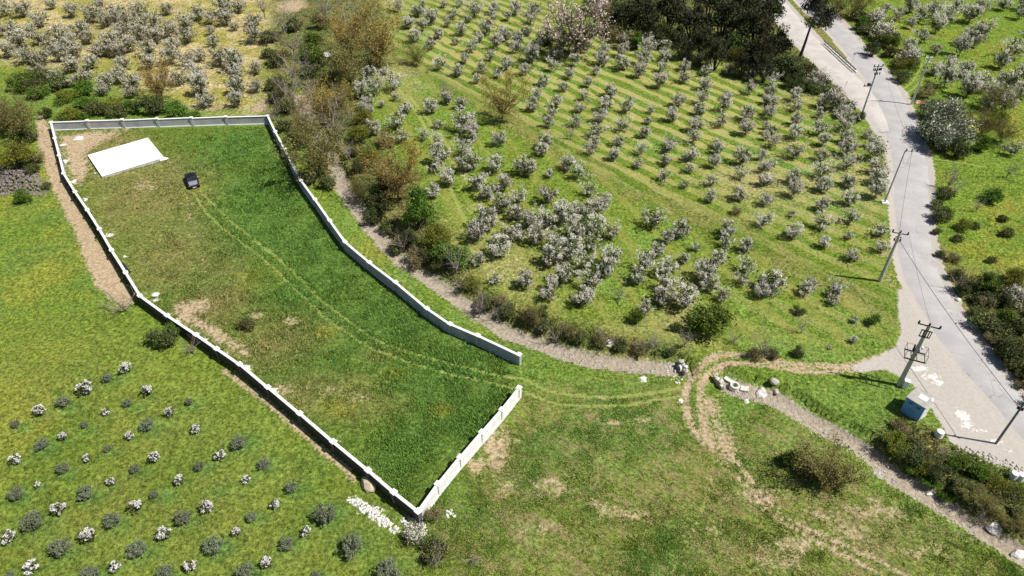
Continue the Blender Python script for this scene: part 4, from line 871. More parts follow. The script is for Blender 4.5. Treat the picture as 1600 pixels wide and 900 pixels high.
def proto_bush(name, seed, mats, bark, H=.8, lobes=9, nleaf=1800, leaf=.03, white=1.0, low=.12, squash=1.0, bias=.6):
    """dense shrub: uneven lobes of leaf sprays over a stool of stems"""
    g = np.random.default_rng(seed); stems = []; Cs = []; per = []
    for i in range(lobes):
        az = 2 * math.pi * g.random(); rr = .34 * math.sqrt(g.random()); c = np.array([math.cos(az) * rr, math.sin(az) * rr, low + (H - low) * (.25 + .6 * g.random()) * (1 - .5 * rr / .34)])
        R = (.10 + .12 * g.random()) * np.array([1, 1, .9 * squash]); n = nleaf // lobes
        stems.append((np.array([g.normal() * .03, g.normal() * .03, -.04]), c, .016, .006))
        d = g.normal(size=(n, 3)); d /= np.linalg.norm(d, axis=1)[:, None]; q = c + d * R * (.55 + .55 * g.random(n) ** .6)[:, None] * (1 + .35 * np.sin(d @ g.normal(size=3) * 5 + g.random() * 6))[:, None]
        q[:, 2] = np.maximum(q[:, 2], .01); Cs.append(q); per.append(np.full(n, g.random()))
        for _ in range(5): e = unit(g.normal(size=3) + [0, 0, .6]); stems.append((c - e * .02, c + e * R[0] * 1.25, .006, .002))
    C = np.vstack(Cs); per = np.concatenate(per); n = len(C)
    V, F = leaf_quads(C, leaf, g, bias); mi = np.zeros(n, int)
    if len(mats) > 1: mi = (.5 * per + .5 * g.random(n) > white + .35 * (C[:, 2] / H - .5)).astype(int)
    Vs, Fs = prisms(stems, 4)
    return mesh_np(name + '_stems', Vs, Fs, [bark]), mesh_np(name + '_foliage', V, F, mats, mi, g.random(n))
def proto_pine(seed):
    g = np.random.default_rng(seed); segs = []; Cs = []; a = np.array([0., 0, -.05]); r = .035; lean = np.array([.06, .0, 1])
    for k in range(9):
        b = a + unit(lean + g.normal(size=3) * .05) * .13; segs.append((a, b, r, r * .86))
        if k >= 4:
            for i in range(4):
                az = g.random() * 6.28; ln = (.30 - .03 * (k - 4)) * (.7 + .5 * g.random()); e = np.array([math.cos(az), math.sin(az), .18 + .25 * g.random()]); m = b + e * ln; segs.append((b, m, r * .3, r * .12))
                for j in range(7):
                    c = b + e * ln * (.45 + .6 * g.random()) + g.normal(size=3) * .035; q = c + g.normal(size=(34, 3)) * [.045, .045, .025]; Cs.append(q)
        a = b; r *= .86
    C = np.vstack(Cs); V, F = leaf_quads(C, .016, g, .3); Vt, Ft = prisms(segs, 6)
    return mesh_np('pine_trunk', Vt, Ft, [M_BARK]), mesh_np('pine_crown', V, F, [L_PINE], None, g.random(len(C)))
def proto_dead(seed, mat):
    g = np.random.default_rng(seed); segs, tips = grow_branches(g, .2, 6, 1.0, .5, 3, 3, 50, .03, .4); V, F = prisms(segs[:25], 5); V2, F2 = prisms(segs[25:], 4)
    return mesh_np('bare_trunk', V, F, [M_BARKG]), mesh_np('bare_twigs', V2, F2, [mat], None, g.random(len(F2)))

P = {}
def bank(key, fn, n): P[key] = [fn(k) for k in range(n)]
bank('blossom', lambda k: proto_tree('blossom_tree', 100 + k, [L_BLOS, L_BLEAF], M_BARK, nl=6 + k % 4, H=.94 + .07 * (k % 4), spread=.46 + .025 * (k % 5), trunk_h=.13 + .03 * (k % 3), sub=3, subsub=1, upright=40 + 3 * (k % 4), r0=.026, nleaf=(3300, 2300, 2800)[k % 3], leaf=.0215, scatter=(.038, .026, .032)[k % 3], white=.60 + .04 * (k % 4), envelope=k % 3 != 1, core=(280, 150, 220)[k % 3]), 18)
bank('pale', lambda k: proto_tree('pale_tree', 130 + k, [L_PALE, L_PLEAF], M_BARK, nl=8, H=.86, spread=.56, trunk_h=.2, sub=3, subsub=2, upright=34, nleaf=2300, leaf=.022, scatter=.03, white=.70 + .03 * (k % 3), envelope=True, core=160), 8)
bank('sapw', lambda k: proto_tree('white_sapling', 150 + k, [L_SAPW, L_PLEAF], M_BARK, nl=6, H=1.0, spread=.5, trunk_h=.18, sub=3, subsub=1, upright=40, nleaf=800, leaf=.05, scatter=.035, white=.80, envelope=True, core=90), 8)
bank('olive', lambda k: proto_tree('olive_sapling', 170 + k, [L_OLIVE], M_BARKG, nl=8, H=.92, spread=.52, trunk_h=.12, sub=4, subsub=1, upright=42, nleaf=2300, leaf=.032, scatter=.045, envelope=True, core=150), 8)
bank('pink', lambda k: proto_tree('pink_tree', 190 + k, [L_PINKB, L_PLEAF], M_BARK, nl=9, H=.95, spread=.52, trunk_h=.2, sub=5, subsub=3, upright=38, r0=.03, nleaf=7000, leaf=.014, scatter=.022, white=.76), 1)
bank('ochre', lambda k: proto_tree('ochre_tree', 200 + k, [L_OCHRE, L_OLIVEY], M_BARKO, nl=8, H=1.05, spread=.52, trunk_h=.2, sub=5, subsub=4, upright=46, r0=.024, nleaf=4400, leaf=.0145, scatter=.026, white=.62, twigs_in_crown=True), 5)
bank('olivey', lambda k: proto_tree('budding_tree', 220 + k, [L_OLIVEY, L_OCHRE], M_BARKO, nl=8, H=.9, spread=.52, trunk_h=.15, sub=5, subsub=3, upright=44, r0=.022, nleaf=4600, leaf=.015, scatter=.034, white=.9, twigs_in_crown=True), 5)
bank('grey', lambda k: proto_dead(240 + k, L_TWIG), 6)
bank('green', lambda k: proto_bush('green_bush', 260 + k, [L_GREEN], M_BARK, H=.95, lobes=16, nleaf=3200, leaf=.027), 6)
bank('yellow', lambda k: proto_bush('yellow_bush', 280 + k, [L_YELLOW, L_GREEN], M_BARK, H=.8, lobes=14, nleaf=2800, leaf=.022, white=.7), 4)
bank('bramble', lambda k: proto_bush('bramble', 300 + k, [L_BRAMB, L_GREEN, ], M_BARK, H=.6, lobes=14, nleaf=2400, leaf=.030, white=.80, squash=.8), 7)
bank('dark', lambda k: proto_bush('dark_bush', 320 + k, [L_DKGRN, L_BRAMB], M_BARK, H=.85, lobes=14, nleaf=2600, leaf=.028, white=.75), 5)
bank('wood', lambda k: proto_bush('woodland_tree', 340 + k, [L_WOOD, L_DKGRN], M_BARK, H=1.15, lobes=20, nleaf=3800, leaf=.024, white=.8, low=.25), 5)
bank('whiteb', lambda k: proto_bush('white_shrub', 360 + k, [L_BLOS, L_BRAMB], M_BARK, H=.85, lobes=16, nleaf=3000, leaf=.023, white=.52), 5)
bank('whiteg', lambda k: proto_bush('grey_green_shrub', 365 + k, [L_BLOS, L_OLIVE], M_BARK, H=.85, lobes=18, nleaf=3200, leaf=.022, white=.22), 4)
bank('reed', lambda k: proto_bush('dry_shrub', 380 + k, [L_REED, L_OLIVEY], M_BARKO, H=.7, lobes=12, nleaf=2200, leaf=.022, white=.6), 4)
bank('pine', lambda k: proto_pine(400 + k), 2)
RATIO = dict(blossom=1.05, pale=.85, sapw=1.0, olive=.9, pink=.95, ochre=1.05, olivey=.9, grey=1.0, green=.95, yellow=.8, bramble=.6, dark=.85, wood=1.15, whiteb=.85, whiteg=.85, reed=.7, pine=1.2)
PARTS = {k: ('stems', 'foliage') for k in ('green', 'yellow', 'bramble', 'dark', 'whiteb', 'whiteg', 'reed')}
count = {}
vr = random.Random(5)
def plant(key, x, y, wpx, name, label, cat, group=None, tall=1.0, base=False, rotz=None, tilt=.05):
    """one plant; (x,y,wpx) = survey mark of the middle of its crown and its width"""
    p = spot(x, y)
    for _ in range(3):
        w = wpx / px_per_m(p); p = spot(x, y, 0 if base else .52 * RATIO[key] * w * tall)
    k = count.get(key, 0); count[key] = k + 1
    tm, cm = P[key][(k * 5 + 3) % len(P[key])]; s = w
    root = thing(name, label, cat, (p[0], p[1], p[2] - .02), (vr.gauss(0, tilt), vr.gauss(0, tilt), vr.random() * 6.28 if rotz is None else rotz), group, (s * vr.uniform(.92, 1.08), s * vr.uniform(.92, 1.08), s * tall * vr.uniform(.9, 1.12)))
    a, b = PARTS.get(key, ('trunk', 'crown'))
    link(a, tm, root); link(b, cm, root)
    return root

# ------------------------------------------------------------------ orchard trees (survey tiles: origin x, y, then marks at four times scale)
TILES = {
 (800, 0): '20,50,80 140,40,100 120,100,90 90,180,80 40,230,100 20,290,80 130,330,110 150,280,90 190,230,90 270,330,100 85,430,80 250,400,90 300,260,100 395,375,80 360,455,80 200,490,90 480,510,70 525,435,70 560,355,100 575,300,80 440,290,80 685,380,110 690,310,90 710,260,90 795,440,90 830,360,100 850,290,100 860,235,80 925,500,100 945,410,80 955,340,80 960,280,70 1075,470,100 1085,400,80 1095,330,80 1110,270,60 1205,520,90 1215,430,90 1220,370,80 1355,430,80 1500,460,90 1490,550,80 1590,620,60 325,540,70 155,580,80 615,560,100 585,640,100 450,590,80 420,670,70 280,630,80 255,690,90 130,650,90 225,760,80 400,750,90 555,720,90 720,660,90 695,775,90 855,745,60 830,820,90 870,680,60 1005,710,100 1045,620,100 1195,610,90 1175,680,90 1155,770,110 1140,850,90 1345,590,70 1325,650,90 1315,740,100 1480,700,110 1470,790,110 530,810,110 515,880,80 670,870,90 990,880,90 210,880,110 1280,890,80 1590,780,60 1590,690,60 1590,850,60 740,620,50',
 (1200, 0): '30,490,90 20,560,80 180,590,90 180,650,90 30,620,90 340,630,90 330,700,80 180,740,90 20,700,90 330,790,110 170,820,100 30,800,90 500,750,130 500,840,110 350,870,90 30,880,90 660,880,90 625,830,70',
 (400, 0): '890,30,80 1000,60,90 945,130,90 1040,150,80 1090,90,110 980,220,90 1095,260,90 1140,200,80 1195,140,60 1230,75,90 1285,180,80 1250,255,50 1150,390,90 1260,430,90 1305,360,70 1345,280,90 1395,230,70 1435,160,100 1370,60,100 1320,115,60 1490,40,90 1480,100,70 1550,200,100 1500,260,90 1465,340,80 1410,420,80 1565,390,90 1510,450,80 1380,490,60 1170,20,50 1270,10,60 1040,20,50 1575,100,60 705,450,120 735,540,130 650,560,110 700,620,90 850,510,120 800,440,60 785,650,50 870,600,60 930,670,90 670,650,80 880,750,130 720,790,120 700,690,80 905,840,110 1090,660,100 1140,770,70 1050,840,80 1190,600,100 1280,640,90 1290,760,150 1350,820,130 1520,860,110 1130,880,80',
 (800, 225): '70,130,150 235,180,70 420,160,130 350,120,100 180,30,100 500,25,90 640,60,90 790,120,70 810,30,80 960,95,80 975,15,80 945,190,90 1120,60,100 1105,150,70 1085,245,70 1290,25,80 1265,110,90 1250,220,90 1245,330,80 1440,70,120 1435,180,80 1420,300,110 1570,60,80 1575,140,80 1580,220,90 1580,350,80 1570,470,100 880,460,150 1070,530,130 970,580,100 490,275,110 580,345,100 220,310,140 45,320,110 30,420,130 100,470,140 200,460,150 320,430,170 440,400,150 530,390,120 30,540,120 150,560,150 270,590,160 400,520,160 520,500,150 620,540,130 240,690,160 370,650,180 500,600,150 620,700,150 340,790,170 460,730,130 580,770,140 80,850,130 490,860,140 250,870,110 910,660,110 830,740,130 780,810,130 970,760,150 960,850,160 1080,710,80 1150,640,60 1345,520,120 1340,600,110 1470,630,100 1290,710,120 1470,750,130 1210,790,150 1240,860,130 1440,840,100 1590,840,60',
 (400, 225): '1140,60,150 1120,130,100 1200,210,120 1110,290,100 1300,20,120 1330,90,160 1500,120,130 1380,220,150 1440,290,120 1550,240,110 1530,360,160 1440,460,170 1390,545,150 1560,560,150 1510,640,150 1390,720,100 1490,840,90',
 (1200, 225): '20,120,80 20,220,80 15,345,60 10,460,50 170,40,110 160,200,100 170,280,110 155,430,60 165,540,110 340,60,90 350,160,120 350,240,120 350,370,110 345,480,120 355,610,90 500,20,120 510,110,110 520,220,110 520,330,120 525,445,110 530,690,90 680,40,130 680,120,130 700,200,120 690,280,120 715,530,110 710,640,80 510,570,60 50,840,190 270,880,100 440,880,90',
 (1200, 450): '230,10,90 420,20,90 410,70,80 30,20,80 545,190,60 540,320,60 390,370,36',
 (800, 450): '440,50,140 230,30,110 840,120,110 950,40,150 1080,60,180 1320,40,110 1560,20,100',
}
OR = []
for (tx, ty), s in TILES.items():
    for m in s.split():
        a, b, c = map(float, m.split(',')); q = (tx + a / 4, ty + b / 4, c / 4 * 1.0)
        if all(math.hypot(q[0] - o[0], q[1] - o[1]) > 5.0 for o in OR): OR.append(q)
lane_px = np.array(LANE, float)
upper = [q for q in OR if q[1] < np.interp(q[0], lane_px[:, 0], lane_px[:, 1])]; lower = [q for q in OR if q not in upper]
def rows(marks, ang, width, origin):
    """number the trees by row (across ang) and place along the row"""
    W = plan([(m[0], m[1] + 6) for m in marks])[:, :2] - origin; c, s = math.cos(ang), math.sin(ang)
    u = W @ [c, s]; v = W @ [-s, c]; r = np.round((v - v.min()) / width).astype(int)
    uniq = {k: i + 1 for i, k in enumerate(sorted(set(r)))}; res = {}
    for k in uniq:
        idx = [i for i in range(len(marks)) if r[i] == k]
        for j, i in enumerate(sorted(idx, key=lambda i: u[i])): res[i] = (uniq[k], j + 1)
    return [res[i] for i in range(len(marks))]
org = plan([(800, 187)])[0][:2]
for q, (r, c) in zip(upper, rows(upper, ANG_A, 4.6, org)):
    plant('blossom', q[0], q[1], q[2], 'blossoming_tree', f'white blossoming tree, {nth(c)} along the {nth(r)} row above the grass lane of striped orchard', 'fruit tree', 'trees of the striped orchard')
for q, (r, c) in zip(lower, rows(lower, ANG_A, 5.0, org)):
    plant('blossom', q[0], q[1], q[2] * .97, 'blossoming_tree', f'white blossoming tree, {nth(c)} along row {nth(r)} from the stream, below the grass lane', 'fruit tree', 'trees below the grass lane')
print('orchard', len(upper), len(lower))
NE = [(1200 + a / 4, b / 4, c / 4 * 1.05) for a, b, c in (map(float, m.split(',')) for m in '740,40,60 820,80,90 900,20,100 900,140,70 960,80,110 1060,145,110 1040,50,90 1130,80,120 1195,20,60 1280,70,130 1340,20,100 1480,20,80 1580,75,80 1360,160,120 1300,215,130 1220,285,110 975,210,100 890,280,80 1060,300,70 1550,290,130 1470,360,120 1240,420,110 1130,470,140 1270,530,140 1340,510,120 1440,580,130 1520,500,140 1590,440,100 1150,380,80 1060,420,90 800,230,50 1540,920,110 1600,560,100 1600,20,80 1640,200,110 1500,640,110 1380,640,90'.split())]
for q, (r, c) in zip(NE, rows(NE, 0.0, 6.0, org)):
    plant('blossom', q[0], q[1], q[2], 'meadow_tree', f'whitish tree in the green meadow beyond the road, {nth(c)} of row {nth(r)} from the scrub', 'meadow tree', 'trees of the meadow beyond the road')
NW = [(5, 12, 26), (32, 14, 32), (62, 28, 34), (80, 6, 20), (112, 16, 26), (143, 20, 34), (155, 6, 22), (180, 18, 36), (215, 12, 30), (258, 14, 24), (15, 42, 32), (45, 45, 28), (27, 62, 36), (60, 58, 30), (90, 52, 34), (95, 68, 30), (125, 45, 30), (135, 58, 28), (165, 30, 28), (172, 58, 36), (165, 75, 30), (190, 45, 30), (10, 78, 30), (40, 85, 34), (62, 90, 30), (88, 85, 30), (115, 80, 32), (112, 98, 34), (140, 95, 30), (150, 78, 30), (183, 78, 30), (200, 28, 30), (218, 32, 32), (240, 30, 30), (215, 50, 34), (240, 55, 36), (198, 68, 34), (230, 75, 32), (262, 45, 34), (288, 35, 34), (290, 54, 32), (310, 20, 28), (328, 26, 28), (352, 25, 34), (350, 6, 32), (372, 8, 26), (328, 48, 18), (335, 62, 24), (395, 30, 26), (395, 52, 34), (365, 42, 16), (265, 87, 34), (270, 70, 30), (295, 92, 30), (312, 84, 26), (340, 88, 36), (365, 92, 38), (60, 112, 26), (85, 118, 26), (130, 118, 34), (105, 128, 22), (165, 128, 30), (185, 118, 30), (205, 124, 30), (160, 140, 24), (205, 142, 26), (278, 122, 28), (305, 112, 32), (312, 132, 36), (322, 152, 30), (370, 115, 28), (370, 132, 32), (367, 155, 28), (400, 135, 26), (398, 106, 24), (230, 96, 28), (190, 98, 30), (75, 74, 26), (110, 62, 24), (-18, 30, 30), (-20, 66, 30)]
for q, (r, c) in zip(NW, rows(NW, 0.0, 7.0, org)):
    white = q[:2] in ((5, 12), (312, 132), (305, 112), (370, 132), (370, 115), (367, 155), (322, 152), (165, 128), (365, 92))
    plant('blossom' if white else 'pale', q[0], q[1], q[2] * .96, 'spreading_tree', f'{"white" if white else "cream"} spreading tree on sandy ground, {nth(c)} in row {nth(r)} behind the far wall', 'spreading tree', 'trees of the sandy orchard')
dS = plan([(132, 605), (60, 641)])[:, :2]; angS = math.atan2(*(dS[0] - dS[1])[::-1])
for q, (r, c) in zip(SAPW, rows(SAPW, angS, 5.2, org)):
    plant('sapw', q[0], q[1], q[2] * .98, 'white_sapling', f'white-flowering sapling in the near meadow, {nth(c)} in white row {nth(r)} from the frame bottom', 'sapling', 'white saplings of the near meadow')
for q, (r, c) in zip(SAPO, rows(SAPO, angS, 5.2, org)):
    plant('olive', q[0], q[1], q[2] * .86, 'olive_sapling', f'grey-green olive sapling in the meadow, {nth(c)} in olive row {nth(r)} from the frame bottom', 'olive sapling', 'olive saplings of the near meadow')

# ------------------------------------------------------------------ wild trees and shrubs
WORD = dict(ochre=('budding_tree', 'bare ochre-budding tree', 'tree'), olivey=('budding_shrub', 'olive-brown budding shrub', 'shrub'), grey=('bare_shrub', 'leafless grey-brown shrub', 'bare shrub'), green=('green_bush', 'bright green leafy bush', 'bush'), yellow=('yellow_bush', 'yellow-green rounded bush', 'bush'), bramble=('bramble', 'dull green bramble', 'bramble'), dark=('dark_bush', 'dark green bush', 'bush'), wood=('woodland_tree', 'dark evergreen tree', 'tree'), whiteb=('flowering_shrub', 'white-flowering shrub', 'shrub'), whiteg=('flowering_shrub', 'grey-green white-flecked shrub', 'shrub'), reed=('dry_shrub', 'straw-coloured dry shrub', 'shrub'), pine=('pine_tree', 'tall dark pine', 'pine'))
def stand(place, group, items, order='x'):
    """wild plants of one place: (kind, x, y, width[, tallness]); told apart by kind and order"""
    items = sorted(items, key=lambda i: (i[0], i[1] if order == 'x' else i[2])); n = {}; tot = {}
    for i in items: tot[i[0]] = tot.get(i[0], 0) + 1
    for i in items:
        k = i[0]; n[k] = n.get(k, 0) + 1; nm, w, cat = WORD[k]
        if tot[k] == 1: lab = f'{w} {place}'
        else: lab = f'{w} {place}, {nth(n[k])} from the {"left" if order == "x" else "far end"}'
        f = {'bramble': .88, 'dark': .9, 'wood': .95}.get(k, 1.0)
        plant(k, i[1], i[2], i[3] * f, nm, lab, cat, group, tall=i[4] if len(i) > 4 else 1.0)
stand('in the thicket above the wall corner', 'thicket above the wall corner', [
 ('ochre', 590, 58, 88), ('ochre', 545, 62, 62), ('olivey', 540, 105, 70), ('ochre', 507, 162, 66), ('olivey', 500, 238, 92), ('olivey', 475, 205, 50), ('olivey', 530, 150, 50), ('ochre', 617, 268, 84, 1.1), ('ochre', 784, 158, 66), ('olivey', 650, 86, 34),
 ('grey', 455, 62, 50), ('grey', 460, 112, 60), ('grey', 455, 140, 52), ('grey', 485, 140, 45), ('grey', 522, 192, 78), ('grey', 560, 18, 44), ('grey', 545, 34, 46), ('grey', 470, 185, 56), ('grey', 505, 8, 50), ('grey', 440, 30, 46), ('grey', 430, 168, 44), ('grey', 545, 235, 34), ('grey', 475, 90, 44), ('grey', 410, 8, 40), ('grey', 695, 135, 30),
 ('dark', 560, 258, 30), ('dark', 552, 235, 24), ('dark', 595, 312, 52), ('dark', 580, 335, 44), ('dark', 600, 285, 46),
 ('bramble', 420, 55, 44), ('bramble', 435, 90, 44), ('bramble', 420, 80, 36), ('bramble', 430, 128, 44), ('bramble', 445, 165, 46), ('bramble', 440, 195, 36), ('bramble', 460, 35, 46), ('bramble', 430, 150, 40), ('bramble', 487, 110, 36), ('bramble', 520, 120, 44), ('bramble', 468, 225, 30), ('bramble', 480, 280, 44), ('bramble', 510, 285, 40), ('bramble', 455, 215, 30),
 ('green', 490, 55, 36), ('green', 480, 78, 36), ('green', 495, 85, 30), ('green', 545, 130, 30), ('yellow', 455, 245, 30), ('yellow', 575, 245, 44), ('yellow', 560, 205, 44), ('yellow', 565, 180, 36), ('reed', 500, 30, 40), ('reed', 600, 215, 40),
 ('green', 650, 325, 62, 1.25), ('yellow', 682, 366, 58), ('green', 702, 395, 62, .8), ('grey', 712, 408, 50), ('grey', 630, 375, 44), ('bramble', 605, 352, 36), ('bramble', 620, 385, 40), ('bramble', 690, 415, 40), ('dark', 640, 370, 40), ('dark', 665, 400, 40), ('reed', 650, 400, 50), ('olivey', 560, 300, 34)])
stand('on the stream bank below the orchard', 'shrubs along the stream bank', [
 ('bramble', 760, 470, 44), ('bramble', 795, 486, 34), ('reed', 825, 494, 38), ('bramble', 852, 507, 36), ('reed', 880, 516, 34), ('bramble', 908, 526, 30), ('reed', 938, 533, 30), ('bramble', 968, 541, 32), ('reed', 1000, 548, 30), ('bramble', 1048, 553, 24), ('reed', 1180, 549, 34), ('bramble', 1207, 551, 30), ('olivey', 835, 500, 34), ('olivey', 895, 521, 30), ('reed', 780, 478, 34),
 ('grey', 748, 478, 48), ('grey', 775, 486, 40), ('grey', 1024, 538, 42), ('grey', 1005, 545, 30), ('grey', 870, 520, 40), ('grey', 1195, 538, 56), ('grey', 1150, 525, 34), ('grey', 720, 440, 40), ('grey', 950, 532, 36), ('grey', 1072, 530, 34), ('yellow', 735, 440, 34), ('green', 995, 492, 30), ('dark', 850, 485, 26), ('dark', 1055, 510, 24)])
plant('green', 1108, 489, 78, 'green_bush', 'large round dark-shadowed green bush at the orchard foot', 'bush', tall=.9)
plant('grey', 968, 455, 34, 'bare_shrub', 'leafless dark tree between flowering trees at the orchard foot', 'bare shrub')
plant('dark', 1250, 483, 22, 'dark_bush', 'small dark bush between saplings at the orchard corner', 'bush')
plant('green', 1367, 498, 24, 'green_bush', 'small green bush near the orchard corner by the apron', 'bush')
plant('dark', 1248, 548, 24, 'dark_bush', 'small dark bush above the dirt track at the orchard corner', 'bush')
plant('grey', 1255, 510, 30, 'bare_shrub', 'thin leafless shrub above the dirt track', 'bare shrub')
plant('grey', 892, 205, 30, 'bare_shrub', 'leafless shrub beside the grass lane among blossoms', 'bare shrub')
plant('reed', 1150, 328, 22, 'dry_shrub', 'dry low shrub beside the grass lane', 'shrub')
plant('dark', 855, 52, 40, 'dark_bush', 'dark bush under the big pink tree on its near side', 'bush')
plant('pink', 902, 40, 96, 'pink_blossom_tree', 'big pale pink blossoming tree at the top of the striped orchard', 'blossom tree')
stand('in the dark wood above the orchard', 'dark wood above the orchard', [('wood' if j % 4 else 'dark', *q) for j, q in enumerate([(955, 5, 56), (980, 22, 60), (1012, 30, 64), (1050, 12, 64), (1042, 52, 50), (1085, 25, 64), (1098, 62, 54), (1135, 28, 70), (1150, 62, 64), (1182, 42, 70), (1185, 85, 60), (1214, 66, 60), (1226, 98, 54), (1196, 108, 40), (1120, 84, 46), (1070, 70, 40), (1010, 0, 60), (1110, -5, 64), (1165, 0, 66), (1205, 10, 60), (1245, 112, 44), (1160, 100, 40), (935, -8, 50)])] + [('dark', 1036, 44, 26, 1.6), ('dark', 1060, 48, 24, 1.6), ('green', 996, 62, 30), ('yellow', 1150, 82, 26, 1.3), ('reed', 960, 48, 44), ('reed', 975, 62, 36), ('olivey', 950, 30, 44), ('bramble', 985, 68, 30), ('dark', 1095, 92, 30), ('dark', 1240, 125, 34)])
plant('pine', 1264, 34, 84, 'pine_tree', 'tall dark pine leaning over the pale side road', 'pine', tall=1.25, rotz=.2)
plant('pine', 1206, 4, 66, 'pine_tree', 'tall thin pine at the wood edge beside the side road', 'pine', tall=1.3, rotz=2.2)
stand('on the orchard side of the side road', 'shrubs beside the side road', [('bramble', 1262, 108, 40), ('whiteb', 1282, 120, 44), ('bramble', 1275, 135, 36), ('whiteb', 1310, 150, 44), ('bramble', 1325, 165, 36), ('bramble', 1300, 138, 34), ('whiteb', 1322, 172, 34), ('dark', 1345, 180, 26), ('dark', 1255, 130, 36), ('bramble', 1240, 95, 36)])
stand('on the far verge of the upper road', 'shrubs on the far road verge', [('olivey', 1312, 6, 50), ('dark', 1290, 2, 36), ('bramble', 1344, 22, 40), ('olivey', 1345, 6, 44), ('bramble', 1356, 44, 36), ('bramble', 1378, 58, 40), ('bramble', 1394, 80, 34), ('bramble', 1408, 98, 32), ('whiteb', 1385, 45, 44), ('whiteb', 1420, 80, 44), ('bramble', 1410, 118, 36), ('green', 1395, 62, 30), ('yellow', 1420, 100, 36), ('dark', 1365, 75, 34), ('bramble', 1430, 95, 34), ('green', 1346, 34, 24), ('yellow', 1362, 30, 26), ('whiteb', 1365, 25, 40)])
stand('in the big clump beside the galvanised pole', 'flowering clump by the road bend', [('whiteg', 1462, 165, 52), ('whiteg', 1490, 172, 60), ('whiteg', 1465, 198, 56), ('whiteg', 1500, 205, 60), ('whiteg', 1480, 215, 56), ('whiteg', 1478, 185, 66), ('reed', 1452, 140, 40), ('dark', 1450, 205, 36), ('dark', 1500, 228, 44), ('green', 1535, 222, 30), ('olivey', 1540, 195, 44), ('olivey', 1570, 205, 40), ('yellow', 1560, 180, 40), ('olivey', 1555, 150, 50)])
stand('on the verge beyond the road bend', 'shrubs beyond the road bend', [('grey', 1488, 278, 40), ('grey', 1497, 292, 34), ('bramble', 1470, 335, 40), ('bramble', 1480, 300, 34), ('bramble', 1466, 318, 28), ('green', 1478, 330, 28), ('green', 1556, 302, 34), ('yellow', 1508, 350, 26), ('grey', 1580, 262, 34), ('grey', 1530, 320, 26), ('bramble', 1570, 340, 24), ('bramble', 1524, 352, 22), ('bramble', 1575, 362, 26), ('bramble', 1498, 372, 24), ('bramble', 1550, 405, 24), ('bramble', 1465, 360, 20), ('bramble', 1470, 395, 22), ('reed', 1490, 400, 26)])
stand('in the scrub slope below the far meadow', 'scrub slope beyond the road', [('bramble', 1496, 428, 34), ('dark', 1516, 446, 40), ('dark', 1540, 465, 40), ('bramble', 1532, 486, 38), ('green', 1545, 440, 40), ('bramble', 1540, 500, 56), ('bramble', 1565, 520, 58), ('dark', 1582, 545, 54), ('bramble', 1584, 566, 40), ('bramble', 1606, 588, 44), ('bramble', 1592, 510, 48), ('reed', 1548, 528, 30), ('bramble', 1566, 548, 34), ('whiteb', 1590, 462, 44), ('dark', 1570, 470, 40), ('green', 1575, 495, 40), ('bramble', 1600, 540, 46), ('dark', 1622, 618, 44), ('reed', 1598, 600, 26), ('grey', 1500, 440, 36), ('reed', 1540, 470, 36), ('yellow', 1590, 430, 40), ('bramble', 1620, 490, 50), ('dark', 1622, 580, 50), ('bramble', 1562, 455, 44)])
stand('in scrub between hut and stream', 'scrub between hut and stream', [(a[0], a[1], a[2], a[3] * .9, (a[4] if len(a) > 4 else 1) * .78) for a in [('yellow', 1400, 686, 54), ('bramble', 1385, 700, 44), ('bramble', 1432, 690, 48), ('dark', 1425, 714, 50), ('bramble', 1455, 715, 48), ('dark', 1470, 735, 50), ('green', 1500, 722, 44), ('green', 1532, 735, 46), ('yellow', 1560, 755, 44), ('bramble', 1500, 757, 48), ('olivey', 1545, 795, 52), ('bramble', 1582, 770, 50), ('bramble', 1592, 800, 44), ('green', 1455, 752, 40, .6), ('green', 1430, 738, 36, .6), ('green', 1480, 772, 34, .6), ('olivey', 1522, 782, 44), ('yellow', 1590, 762, 36), ('bramble', 1530, 765, 46), ('olivey', 1585, 825, 44), ('reed', 1410, 668, 40), ('grey', 1475, 705, 36), ('yellow', 1445, 735, 36), ('grey', 1535, 812, 40)]])
plant('olivey', 1300, 735, 96, 'budding_tree', 'bare ochre-budding tree leaning on the slope above the lower stream', 'tree', tall=.9, tilt=.12)
plant('green', 1238, 712, 46, 'green_bush', 'green thicket bush beside the leaning ochre tree, nearer the dirt track', 'bush', tall=.6)
plant('bramble', 1262, 735, 46, 'bramble', 'low bramble beneath the leaning ochre tree', 'bramble')
stand('in the hedge behind the far wall', 'hedge behind the far wall', [('green', 60, 142, 46, .5), ('yellow', 100, 148, 46, .6), ('green', 132, 158, 46, .5), ('yellow', 170, 162, 46, .6), ('green', 200, 166, 40, .5), ('dark', 234, 158, 50), ('green', 272, 166, 46, .6), ('yellow', 105, 176, 44), ('green', 28, 122, 52, .7), ('green', 122, 180, 30, .7), ('bramble', 60, 118, 44), ('bramble', 90, 128, 44), ('bramble', 45, 132, 40), ('bramble', 150, 168, 44), ('bramble', 182, 172, 40), ('green', 130, 136, 40, .7), ('dark', 70, 175, 26), ('green', 300, 178, 30, .5), ('ochre', 245, 128, 56)])
stand('at the head of the sandy path', 'shrubs at the head of the sandy path', [('olivey', 24, 190, 64), ('olivey', 5, 180, 56), ('bramble', 42, 212, 40), ('yellow', 18, 240, 66), ('bramble', 50, 262, 34), ('green', 33, 303, 30), ('bramble', 70, 290, 24), ('reed', 55, 245, 30)])
plant('grey', 190, 466, 48, 'bare_shrub', 'leafless leaning shrub where the sandy path meets the long wall', 'bare shrub', tilt=.2)
plant('dark', 252, 522, 50, 'dark_bush', 'leafy green tree-like bush outside the long wall', 'bush', tall=1.0)
plant('green', 268, 515, 30, 'green_bush', 'small green bush against the outside of the long wall', 'bush', tall=.8)
